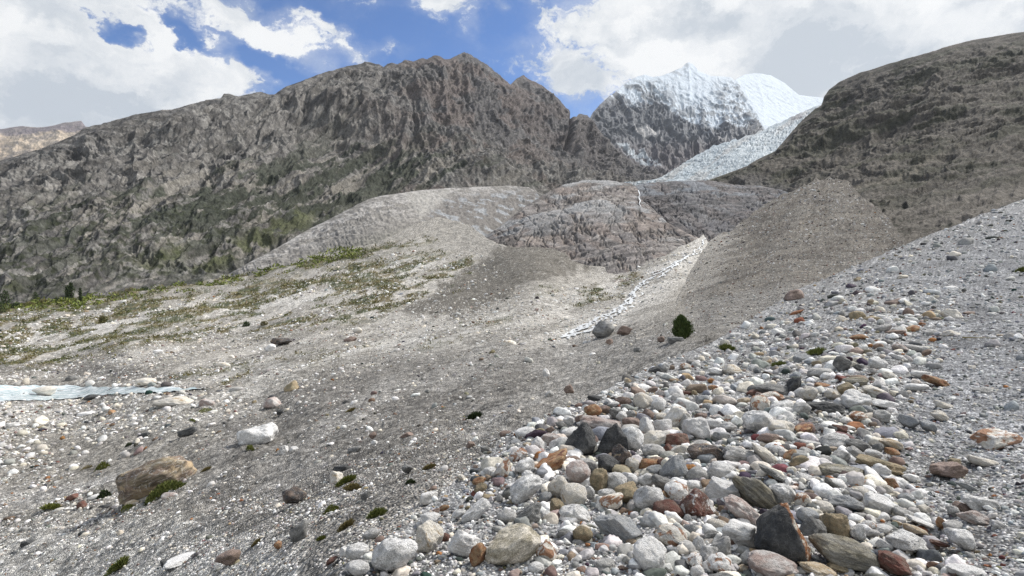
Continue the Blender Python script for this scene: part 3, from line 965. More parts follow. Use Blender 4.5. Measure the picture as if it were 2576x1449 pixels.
def disp_val(s, P, N):
    px, py, T = s.PX, s.PY, s.T
    sc_ = s.Y / FP
    near = sstep(s.Y, 130, 60)
    n1 = fbm(P / 30., 4, 803)
    n2 = fbm(P / 2.2, 4, 809, .6)
    n3 = fbm(P / .35, 3, 819, .6)
    n4 = fbm(P / 9., 4, 829, .55)
    riv = 1 - poly_in(px, py, river_poly, 10)
    rl = fbm(fvec(px, py, -36, 110, 9) + (n4[..., None] - .5) * 2, 5, 833, .6, ridged=True)
    s.rl = rl
    slope = sstep(s.Y, 7, 14) * sstep(s.Y, 95, 55) * sstep(py, 860, 900)
    stm = sstep(line_d(px, py, strm), 4, 20)
    hill = np.exp(-(((px - 1345) / 105) ** 2 + ((py - 690) / 60) ** 2)) * 26
    knoll = np.exp(-(((px - 470) / 110) ** 2 + ((py - 792) / 16) ** 2)) * 9
    h_px = (n1 - .5) * 14 * sstep(py, 620, 700) + (n4 - .5) * 6 * sstep(s.Y, 30, 80)
    d = h_px * sc_ * riv * stm + hill * sc_ + knoll * sc_
    d = d + ((n2 - .5) * .45 * sstep(s.Y, 5, 20) + (n3 - .5) * .07) * (.3 + .7 * near) * riv
    d = d + (rl - .45) * 6.5 * sc_ * slope
    d = d - (1 - riv) * .25
    o = np.zeros_like(P)
    o[..., 2] = d
    return o


VEG_POLY = [(-420, 830), (0, 795), (250, 765), (500, 735), (760, 690), (1000, 640), (1130, 640), (1200, 655), (1150, 720), (1060, 745), (950, 800), (640, 845), (300, 880), (120, 925), (-420, 950)]
VEG_LINES = [([(1060, 872), (1130, 850), (1220, 815), (1290, 800)], 12, .55), ([(1480, 742), (1540, 718), (1600, 690)], 15, .9), ([(1440, 772), (1500, 755), (1560, 742)], 9, .6),
             ([(430, 950), (560, 930), (700, 905), (850, 890)], 9, .8), ([(560, 968), (620, 942)], 7, 1.0), ([(1340, 752), (1400, 735)], 8, .5), ([(780, 920), (900, 880), (1020, 860)], 8, .5)]


def veg_mask(px, py, P):
    v = fbm(fvec(px, py, -14, 60, 9), 4, 841, .6)
    v2 = fbm(fvec(px, py, -14, 180, 26), 3, 842)
    m = poly_in(px, py, VEG_POLY, 18) * sstep(v * .6 + v2 * .4, .38, .52)
    belt = np.exp(-(line_d(px, py, [(-420, 800), (0, 782), (120, 772), (230, 760), (400, 730), (600, 695), (760, 668), (900, 640), (1080, 600)]) / 11) ** 2)
    m = np.maximum(m, belt * sstep(v, .3, .5))
    for ln, w, k in VEG_LINES:
        m = np.maximum(m, k * np.exp(-(line_d(px, py, ln) / w) ** 2) * sstep(v, .38, .55))
    return m


def col_val(s):
    px, py, P = s.PX, s.PY, s.P
    c = gray(px.shape, (.35, .33, .295))
    # grey scree slope below the bank
    scree = poly_in(px, py, [(850, 1760), (600, 1449), (500, 1250), (560, 1060), (800, 950), (1000, 890), (1350, 860), (1500, 850), (1750, 800), (2100, 760), (2300, 1000), (1800, 1500)], 40)
    c = mixc(c, (.29, .277, .255), scree)
    big = fbm(fvec(px, py, -32, 260, 50), 4, 851)
    c = mixc(c, (.38, .365, .34), sstep(big, .48, .62) * .7 * scree)
    c = mixc(c, (.245, .232, .213), sstep(big, .47, .36) * .6 * scree)
    c = mixc(c, (.20, .19, .172), sstep(s.rl, .34, .22) * .5 * scree)
    # white flood channels
    w1 = sstep(fbm(fvec(px, py, -15, 140, 14), 4, 861, .55), .50, .60)
    pale = poly_in(px, py, [(-420, 960), (0, 850), (400, 770), (900, 670), (1200, 640), (1100, 760), (1340, 760), (1500, 700), (1700, 640), (1790, 600), (1740, 700), (1640, 800), (1440, 870), (1050, 890), (700, 960), (560, 1040), (200, 1080), (-420, 1150)], 30)
    c = mixc(c, (.56, .53, .48), pale * w1 * .75)
    for ln, w in (([(560, 960), (700, 930), (850, 895), (1100, 850), (1300, 795), (1500, 740), (1640, 690)], 20), ([(1420, 850), (1520, 810), (1610, 745), (1680, 690), (1770, 610)], 34), ([(0, 860), (300, 820), (520, 790), (800, 745), (1000, 690), (1120, 640)], 18), ([(1050, 620), (1000, 660), (900, 700)], 16),
                  ([(0, 1040), (250, 1050), (500, 1030), (640, 1000)], 34)):
        c = mixc(c, (.60, .58, .54), np.exp(-(line_d(px, py, ln) / w) ** 2) * sstep(w1 + fbm(P / 3., 3, 863), .35, .8) * .8)
    jx = (fbm(fvec(px, py, 0, 26, 26), 4, 867) - .5) * 40
    dk = poly_in(px + jx, py + jx * .4, [(1006, 792), (1060, 745), (1130, 700), (1220, 650), (1300, 600), (1360, 590), (1440, 620), (1480, 680), (1400, 712), (1320, 735), (1230, 770), (1160, 792), (1060, 800)], 8)
    c = mixc(c, (.165, .152, .13), dk * .9)
    dk2 = np.exp(-(line_d(px, py, [(0, 935), (250, 930), (420, 945)]) / 16) ** 2)
    c = mixc(c, (.13, .12, .11), dk2 * .6)
    # dusty smooth wash beside the big boulder
    path = np.exp(-(line_d(px, py, [(-60, 1275), (60, 1255), (170, 1235), (320, 1200)]) / np.interp(px, [0, 320], [30, 11])) ** 2)
    c = mixc(c, (.46, .445, .42), path * .9)
    brn = .0 * sstep(px - np.interp(py, [598, 690, 745, 800, 850], [1778, 1655, 1596, 1512, 1418]) + (fbm(P / 14., 3, 866) - .5) * 50, 45, 85) * sstep(py, 850, 780)
    c = mixc(c, (.19, .17, .145), brn * .8)
    gf = poly_in(px, py, [(-420, 1500), (0, 1340), (300, 1300), (600, 1330), (800, 1449), (500, 1750), (-420, 1750)], 50)
    c = mixc(c, (.50, .49, .46), gf * .8)
    wetm = poly_in(px, py, river_poly, 12)
    c = mixc(c, (.16, .15, .14), wetm)
    vg = veg_mask(px, py, P)
    nc = fbm(P / 7., 3, 871)
    vc = gray(px.shape, (.145, .138, .055))
    vc = mixc(vc, (.16, .13, .06), sstep(nc, .5, .65))
    vc = mixc(vc, (.065, .08, .032), sstep(nc, .48, .38))
    c = c + (vc - c) * (vg * .88)[..., None]
    # specks: stones as small as the surface mesh can carry
    k = np.maximum(s.Y[..., None] / 330, .04)
    lev = np.exp2(np.round(np.log2(k)))
    sp1 = vnoise(P / lev * 1.0, 881)
    sp2 = vnoise(P / lev * .55, 883)
    amt = (.35 + .65 * pale) * (1 - .6 * scree)
    c = mixc(c, (.62, .60, .56), sstep(sp1, .70, .86) * amt * .9)
    c = mixc(c, (.07, .066, .06), sstep(sp1, .24, .10) * .55)
    c = c * (1 + .5 * (sp2[..., None] - .5))
    return c


VAL = Layer(base=[(-420, 1750), (2400, 1750)],
            crest=[(-420, 800), (0, 770), (200, 755), (420, 725), (650, 685), (760, 655), (900, 600), (1000, 575), (1100, 545), (1180, 565), (1230, 605), (1290, 628), (1350, 632), (1420, 645), (1450, 668), (1560, 682), (1632, 658), (1700, 626), (1750, 603), (1770, 590), (1800, 640), (1850, 700), (2000, 750), (2400, 800)],
            depth=VC, x0=-420, x1=2400, dx=2.3, nrow=620, disp=disp_val, tpow=.85, back=(.15, 3))
M_val = terrain_mat('valley_gravel', [.5, 5.0], .10, .22, .8, pebble=[(1.2, .22), (5.0, .35), (22.0, .40)])
VAL.build('valley_ground', M_val, col_val, kind='structure', label='gravelly valley floor and scree slope', category='ground')

# ---- foreground gravel bank
MC = [(850, 1449, 2.75), (1100, 1250, 4.2), (1290, 1090, 5.8), (1500, 1000, 7.5), (1640, 930, 10), (1800, 860, 13.5), (1990, 740, 22), (2130, 680, 28), (2390, 570, 38), (2576, 500, 48), (2900, 420, 62),
      (700, 1560, 2.1), (1288, 1449, 2.75), (1800, 1449, 2.7), (2576, 1449, 2.6), (1800, 1250, 3.9), (2300, 1100, 5.4), (2300, 900, 9.8), (2576, 900, 9.2), (2576, 724, 17), (2300, 724, 18.5), (2576, 600, 29),
      (2900, 1449, 2.5), (2900, 900, 8.8), (2900, 600, 26), (700, 1900, 1.6), (1800, 1900, 1.6), (2900, 1900, 1.55), (1600, 1120, 5.4), (2000, 1000, 7.2), (2150, 800, 14), (1500, 1300, 3.6), (2300, 1280, 3.7)]


def disp_mound(s, P, N):
    n1 = fbm(P / .8, 4, 903)
    n2 = fbm(P / .12, 3, 909, .6)
    n3 = fbm(P / 5., 3, 911)
    o = np.zeros_like(P)
    o[..., 2] = ((n1 - .5) * .10 * sstep(s.Y, 1, 5) + (n2 - .5) * .025 + (n3 - .5) * .5 * sstep(s.Y, 8, 20)) * (.3 + .7 * sstep(1 - s.T, 0, .1))
    return o


def col_mound(s):
    px, py, P = s.PX, s.PY, s.P
    c = gray(px.shape, (.24, .24, .24))
    k = np.maximum(s.Y[..., None] / 330, .012)
    lev = np.exp2(np.round(np.log2(k)))
    sp1 = vnoise(P / lev, 981)
    c = mixc(c, (.5, .5, .49), sstep(sp1, .66, .82) * .8)
    c = mixc(c, (.07, .07, .07), sstep(sp1, .3, .15) * .6)
    right = poly_in(px, py, [(2250, 1100), (2350, 800), (2200, 700), (2950, 350), (2950, 1300), (2576, 1200)], 60)
    c = mixc(c, (.20, .21, .23), right * .4)
    c = c * (1 + .6 * (fbm(P / .6, 3, 985)[..., None] - .5))
    return c


MOUND = Layer(base=[(600, 1900), (3000, 1900)],
              crest=[(600, 1640), (700, 1560), (850, 1449), (960, 1362), (1100, 1250), (1200, 1160), (1290, 1085), (1400, 1035), (1500, 995), (1570, 955), (1640, 922), (1720, 890), (1800, 858), (1900, 798), (1990, 738), (2060, 708), (2130, 678), (2260, 625), (2390, 570), (2480, 535), (2576, 500), (3000, 400)],
              depth=MC, x0=600, x1=3000, dx=3.0, nrow=330, disp=disp_mound, tpow=.9, back=(.5, 8))
M_mound = terrain_mat('bank_gravel', [3.0, 22.0], .015, .25, .8, pebble=[(14.0, .35), (45.0, .45)])
MOUND.build('gravel_bank', M_mound, col_mound, kind='structure', label='near bank of grey gravel rising away from the viewer', category='ground')

# ---- the air between here and the far peaks
hv = bpy.data.materials.new('haze')
hv.use_nodes = True
hv.node_tree.nodes.clear()
_o = hv.node_tree.nodes.new('ShaderNodeOutputMaterial')
_v = hv.node_tree.nodes.new('ShaderNodeVolumePrincipled')
_v.inputs['Density'].default_value = 1.7e-5
_v.inputs['Color'].default_value = (.84, .90, 1.0, 1)
_v.inputs['Anisotropy'].default_value = .2
hv.node_tree.links.new(_v.outputs[0], _o.inputs['Volume'])
bx0, bx1 = np.array([-16000., -3200, -90]), np.array([16000., 16000, 3200])
_c = np.array([[x, y, z] for x in (0, 1) for y in (0, 1) for z in (0, 1)], float) * (bx1 - bx0) + bx0
_f = np.array([[0, 1, 3, 2], [4, 6, 7, 5], [0, 4, 5, 1], [2, 3, 7, 6], [0, 2, 6, 4], [1, 5, 7, 3]])
HZ = True
if HZ:
    link('haze', make_mesh('haze', _c, _f, None, False, hv), kind='stuff', label='thin blue mountain air', category='haze')

# ---- flat country beyond and around, to the horizon
gx = np.array([-15500, -3000, 3000, 15500.])
gy = np.array([-3000, 3000, 9000, 15500.])
GX, GY = np.meshgrid(gx, gy)
V = np.stack([GX, GY, np.full(GX.shape, -48.0)], -1).reshape(-1, 3)
me = make_mesh('ground', V, grid_faces(4, 4), np.full((16, 3), .2), True, M_rockL)
link('ground', me, kind='structure', label='flat gravel country reaching to the horizon', category='ground')

# ------------------------------------------------------------------ loose stones
def ico(level):
    t = (1 + 5 ** .5) / 2
    v = [(-1, t, 0), (1, t, 0), (-1, -t, 0), (1, -t, 0), (0, -1, t), (0, 1, t), (0, -1, -t), (0, 1, -t), (t, 0, -1), (t, 0, 1), (-t, 0, -1), (-t, 0, 1)]
    f = [(0, 11, 5), (0, 5, 1), (0, 1, 7), (0, 7, 10), (0, 10, 11), (1, 5, 9), (5, 11, 4), (11, 10, 2), (10, 7, 6), (7, 1, 8), (3, 9, 4), (3, 4, 2), (3, 2, 6), (3, 6, 8), (3, 8, 9), (4, 9, 5), (2, 4, 11), (6, 2, 10), (8, 6, 7), (9, 8, 1)]
    v = [np.array(a) / np.linalg.norm(a) for a in v]
    for _ in range(level):
        cache, nf = {}, []

        def mid(a, b):
            k = (min(a, b), max(a, b))
            if k not in cache:
                m = v[a] + v[b]
                v.append(m / np.linalg.norm(m))
                cache[k] = len(v) - 1
            return cache[k]
        for a, b, c in f:
            x, y, z = mid(a, b), mid(b, c), mid(c, a)
            nf += [(a, x, z), (b, y, x), (c, z, y), (x, y, z)]
        f = nf
    return np.array(v), np.array(f)


ICO = {k: ico(k) for k in range(5)}


def rock_shape(level, kind, r):
    """unit stone: a ball cut by planes, softened edges, uneven surface"""
    D, F = ICO[level]
    n = {'r': 11, 'a': 13, 'f': 11, 'p': 11}[kind]
    lo, hi = {'r': (.66, .97), 'a': (.52, .84), 'f': (.62, .9), 'p': (.6, .9)}[kind]
    ns = r.normal(size=(n, 3))
    ns /= np.linalg.norm(ns, axis=1, keepdims=True)
    ds = r.uniform(lo, hi, n)
    if kind == 'f':
        ns[:2] = [(0, .1, 1), (.1, 0, -1)]
        ds[:2] = .55
    dots = D @ ns.T
    rad = np.where(dots > .05, ds / np.maximum(dots, .05), 9)
    k = {'r': 19.0, 'a': 50.0, 'f': 36.0, 'p': 40.0}[kind]
    allr = np.concatenate([np.ones((len(D), 1)), np.minimum(rad, 3)], 1)
    R = -np.log(np.exp(-k * allr).sum(1)) / k
    off = r.uniform(0, 90, 3)
    amp = .12 if kind != 'r' else .09
    R = R * (1 + amp * (fbm(D * 1.4 + off, 3, 5) - .5) * 2)
    if level >= 3:
        R = R * (1 + .05 * (fbm(D * 4.5 + off, 4, 9, .6) - .5) * 2 + (.035 if kind != 'r' else .015) * (fbm(D * 3 + off, 3, 19, ridged=True) - .4))
    P = D * R[:, None]
    if kind == 'p':
        f = 1 - .55 * np.clip(P[:, 2] * .8 + .35, 0, 1)
        P[:, 0] *= f
        P[:, 1] *= f
        P[:, 2] *= 1.1
    P -= (P.max(0) + P.min(0)) / 2
    P /= (P.max(0) - P.min(0)) / 2
    return P, F


# loose material: many small stones merged by lot
STONE_COLS = ['wh', 'cr', 'pg', 'gr', 'bg', 'dg', 'dk', 'br', 'ru', 'pk', 'ol', 're', 'tn']
PALA = np.array([PAL[k] for k in STONE_COLS])
W_BANK = np.array([.26, .12, .18, .15, .08, .06, .025, .05, .013, .02, .015, .006, .01])
W_RIGHT = np.array([.17, .05, .20, .24, .18, .08, .03, .02, .008, .01, .006, .004, .002])
W_SCREE = np.array([.30, .14, .18, .12, .02, .07, .05, .07, .01, .02, .02, .005, .005])
W_VAL = np.array([.32, .24, .18, .08, .01, .05, .04, .03, .01, .02, .01, .005, .005])
PROTO = {lv: [rock_shape(lv, 'aara'[i % 4] if i % 5 else 'f', np.random.default_rng(100 + i + lv * 50)) for i in range(14)] for lv in (0, 1, 2)}


def scatter(name, pos, nrm, size, wts, lv, **props):
    """pos Nx3, size N (half width in metres); one mesh of merged stones"""
    n = len(pos)
    which = rng.integers(0, len(PROTO[lv]), n)
    ax = rng.uniform(.62, 1.15, (n, 3)) * np.array([1, .9, .62])
    yaw = rng.uniform(0, 2 * math.pi, n)
    tl = rng.normal(0, .35, (n, 2))
    ci = np.array([rng.choice(len(STONE_COLS), p=w / w.sum()) for w in wts]) if len(wts) == n else rng.choice(len(STONE_COLS), n, p=wts / wts.sum())
    colr = PALA[ci] * rng.uniform(.72, 1.12, (n, 1)) + rng.normal(0, .008, (n, 3))
    up = nrm + np.c_[tl, np.zeros(n)]
    up /= np.linalg.norm(up, axis=1, keepdims=True)
    x = np.c_[np.cos(yaw), np.sin(yaw), np.zeros(n)]
    x -= up * (x * up).sum(1, keepdims=True)
    x /= np.linalg.norm(x, axis=1, keepdims=True)
    y = np.cross(up, x)
    Vs, Fs, Cs, o = [], [], [], 0
    for k, (PV, PF) in enumerate(PROTO[lv]):
        m = which == k
        if not m.any():
            continue
        q = PV[None] * (ax[m] * size[m, None])[:, None, :]
        v = q[..., 0:1] * x[m][:, None] + q[..., 1:2] * y[m][:, None] + q[..., 2:3] * up[m][:, None] + (pos[m] + up[m] * (size[m] * ax[m, 2] * .25)[:, None])[:, None]
        nn = m.sum()
        Vs.append(v.reshape(-1, 3))
        Fs.append((PF[None] + (np.arange(nn) * len(PV))[:, None, None] + o).reshape(-1, 3))
        Cs.append(np.repeat(colr[m], len(PV), 0))
        o += nn * len(PV)
    me = make_mesh(name, np.concatenate(Vs), np.concatenate(Fs), np.concatenate(Cs), lv > 0, loose_m)
    return link(name, me, kind='stuff', **props)


def powerlaw(n, a, b, e=2.2):
    u = rng.random(n)
    return (a ** -e + u * (b ** -e - a ** -e)) ** (-1 / e)


def bank_points(n):
    px = rng.uniform(640, 2980, n)
    c = np.interp(px, MOUND.crest[:, 0], MOUND.crest[:, 1])
    py = rng.uniform(400, 1800, n)
    k = py > c - 1
    px, py = px[k], py[k]
    P, N = MOUND.at(px, py)
    return px, py, P, N


PILE = [(1290, 1100), (1480, 1010), (1600, 950), (1850, 900), (2150, 740), (2380, 780), (2330, 900), (2250, 1000), (2250, 1150), (2330, 1300), (2450, 1500), (1420, 1500), (1350, 1330), (1180, 1250)]


def bank_lot(n, a, b, lv, name, label, e=2.2, pile_only=False):
    px, py, P, N = bank_points(n)
    pile = poly_in(px, py, PILE, 60)
    right = poly_in(px, py, [(2300, 1250), (2290, 950), (2420, 820), (2300, 700), (2250, 560), (3000, 300), (3000, 1500), (2650, 1500)], 50)
    if pile_only:
        k = rng.random(len(px)) < np.maximum(pile, .06)
        px, py, P, N, pile, right = [q[k] for q in (px, py, P, N, pile, right)]
    s = powerlaw(len(px), a, b, e)
    # size limit in metres away from the heap
    lim = .035 + .15 * pile + .02 * (1 - right)
    depth = P[:, 1]
    half = s * depth / FP * .5
    k = half < np.maximum(lim * rng.uniform(.5, 1.2, len(s)), depth / FP * a * .75)
    w = W_BANK[None] * (1 - right[k, None]) + W_RIGHT[None] * right[k, None]
    return scatter(name, P[k], N[k], half[k], w, lv, label=label, category='gravel')


bank_lot(46000, 5.5, 16, 0, 'fine_gravel', 'fine pale and grey gravel covering the near bank')
bank_lot(15000, 10, 34, 1, 'gravel', 'mixed small stones spread over the near bank', 2.0)
bank_lot(7500, 26, 70, 2, 'rubble', 'unsorted fist sized stones of the near heap', 2.0, True)


def val_lot(n, region, a, b, lv, W_, name, label, e=2.4, lim=9, cond=None):
    px = rng.uniform(-380, 2150, n)
    py = rng.uniform(600, 1560, n)
    c = np.interp(px, MOUND.crest[:, 0], MOUND.crest[:, 1], left=3000)
    k = (py < c + 25) & (py > np.interp(px, VAL.crest[:, 0], VAL.crest[:, 1]) + 4)
    px, py = px[k], py[k]
    pr = region(px, py) * (1 - (.93 if name == 'river_cobbles' else 1) * poly_in(px, py, river_poly, 3))
    k = rng.random(len(px)) < pr
    px, py = px[k], py[k]
    P, N = VAL.at(px, py)
    s = powerlaw(len(px), a, b, e)
    half = np.minimum(s * P[:, 1] / FP * .5, lim)
    return scatter(name, P, N, half, W_, lv, label=label, category='gravel')


SCREE = [(850, 1760), (500, 1449), (350, 1300), (470, 1130), (560, 1060), (800, 950), (1000, 890), (1350, 860), (1500, 850), (1750, 800), (2100, 760), (2300, 1000), (1800, 1500)]


def reg_scree(px, py):
    m = poly_in(px, py, SCREE, 30)
    n = fbm(fvec(px, py, -32, 170, 34), 4, 1001)
    return m * (.10 + .9 * sstep(n, .44, .58))


def reg_near(px, py):
    m = np.maximum(poly_in(px, py, [(-420, 1600), (-420, 1180), (0, 1110), (330, 1240), (500, 1270), (900, 1200), (1250, 1120), (800, 1600)], 40),
                   poly_in(px, py, [(700, 1340), (900, 1130), (1150, 1040), (1280, 1110), (900, 1420)], 40))
    n = fbm(fvec(px, py, -20, 130, 30), 4, 1003)
    return m * (.12 + .88 * sstep(n, .40, .55))


def reg_val(px, py):
    m = poly_in(px, py, [(-420, 1180), (0, 1120), (450, 1090), (640, 1000), (900, 930), (1350, 860), (1500, 860), (1700, 700), (1790, 600), (1500, 700), (1340, 760), (1200, 650), (1000, 640), (760, 690), (250, 770), (-420, 800)], 20)
    n = fbm(fvec(px, py, -14, 150, 20), 4, 1005)
    low = poly_in(px, py, [(-420, 1180), (0, 1120), (450, 1090), (640, 1000), (640, 985), (-420, 985)], 15)
    str_ = np.exp(-(line_d(px, py, strm) / 36) ** 2)
    return m * np.clip(.12 + .75 * sstep(n, .46, .58) + .5 * low + .8 * str_, 0, 1)


val_lot(85000, reg_val, 3.4, 14, 0, W_VAL, 'boulder_field', 'white boulders scattered over the valley floor', 2.4)
val_lot(95000, reg_near, 3.8, 13, 0, W_SCREE, 'white_pebbles', 'white pebbles strewn over the lower slope', 2.6)
val_lot(42000, reg_scree, 3.2, 11, 0, W_SCREE, 'scree_stones', 'small stones strewn down the grey scree slope', 2.6)


def reg_river(px, py):
    return poly_in(px, py, [(-420, 960), (300, 962), (640, 975), (620, 1030), (420, 1110), (150, 1180), (-420, 1200)], 15)


val_lot(9000, reg_river, 9, 34, 1, W_VAL, 'river_cobbles', 'pale cobbles along the river bank', 2.0)
val_lot(3000, lambda x, y: np.maximum(reg_near(x, y), reg_scree(x, y)) * .8, 9, 30, 1, W_SCREE, 'slope_cobbles', 'larger stones lying on the scree', 2.2)


def cone_lot():
    px = rng.uniform(1640, 2350, 9000)
    py = rng.uniform(450, 860, 9000)
    c = np.interp(px, CONE.crest[:, 0], CONE.crest[:, 1])
    m_ = np.interp(px, MOUND.crest[:, 0], MOUND.crest[:, 1])
    k = (py > c + 3) & (py < m_ + 10)
    px, py = px[k], py[k]
    P, N = CONE.at(px, py)
    s = powerlaw(len(px), 2.6, 8, 2.6)
    scatter('cone_stones', P, N, s * P[:, 1] / FP * .5, W_SCREE * np.array([.5, .6, 1, 1, 1, 2, 2, 2.5, 1, 1, 1, 1, 1]), 0, label='loose stones strewn over the brown debris cone', category='gravel')


cone_lot()

# ------------------------------------------------------------------ single stones and boulders, one object each
TILE = {'A': (805.0, 1024.5, .2930), 'B': (1507.6, 1024.5, .2930), 'C': (1822.2, 1024.5, .2930), 'D': (1244.1, 731.8, .2930), 'E': (1822.2, 658.6, .2930), 'F': (0, 1024.5, .2930), 'G': (0, 695.2, .2930), 'P': (0, 0, 1.0)}
NAMES = {'wh': 'white', 'cr': 'cream', 'pg': 'pale speckled', 'gr': 'grey', 'bg': 'blue grey', 'dk': 'black', 'dg': 'dark grey', 'br': 'brown', 'ru': 'rust orange', 're': 'dark red', 'ol': 'olive brown', 'bd': 'banded grey',
         'pk': 'pinkish brown', 'tn': 'tan', 'cru': 'rust stained cream', 'wru': 'rust stained white', 'rew': 'white streaked red', 'dkr': 'rust edged dark', 'bnd': 'banded brown', 'bkb': 'black brown veined', 'tg': 'tan granite', 'pgd': 'speckled grey'}
SHN = {'r': 'rounded', 'a': 'angular', 'f': 'flat', 'p': 'pointed'}
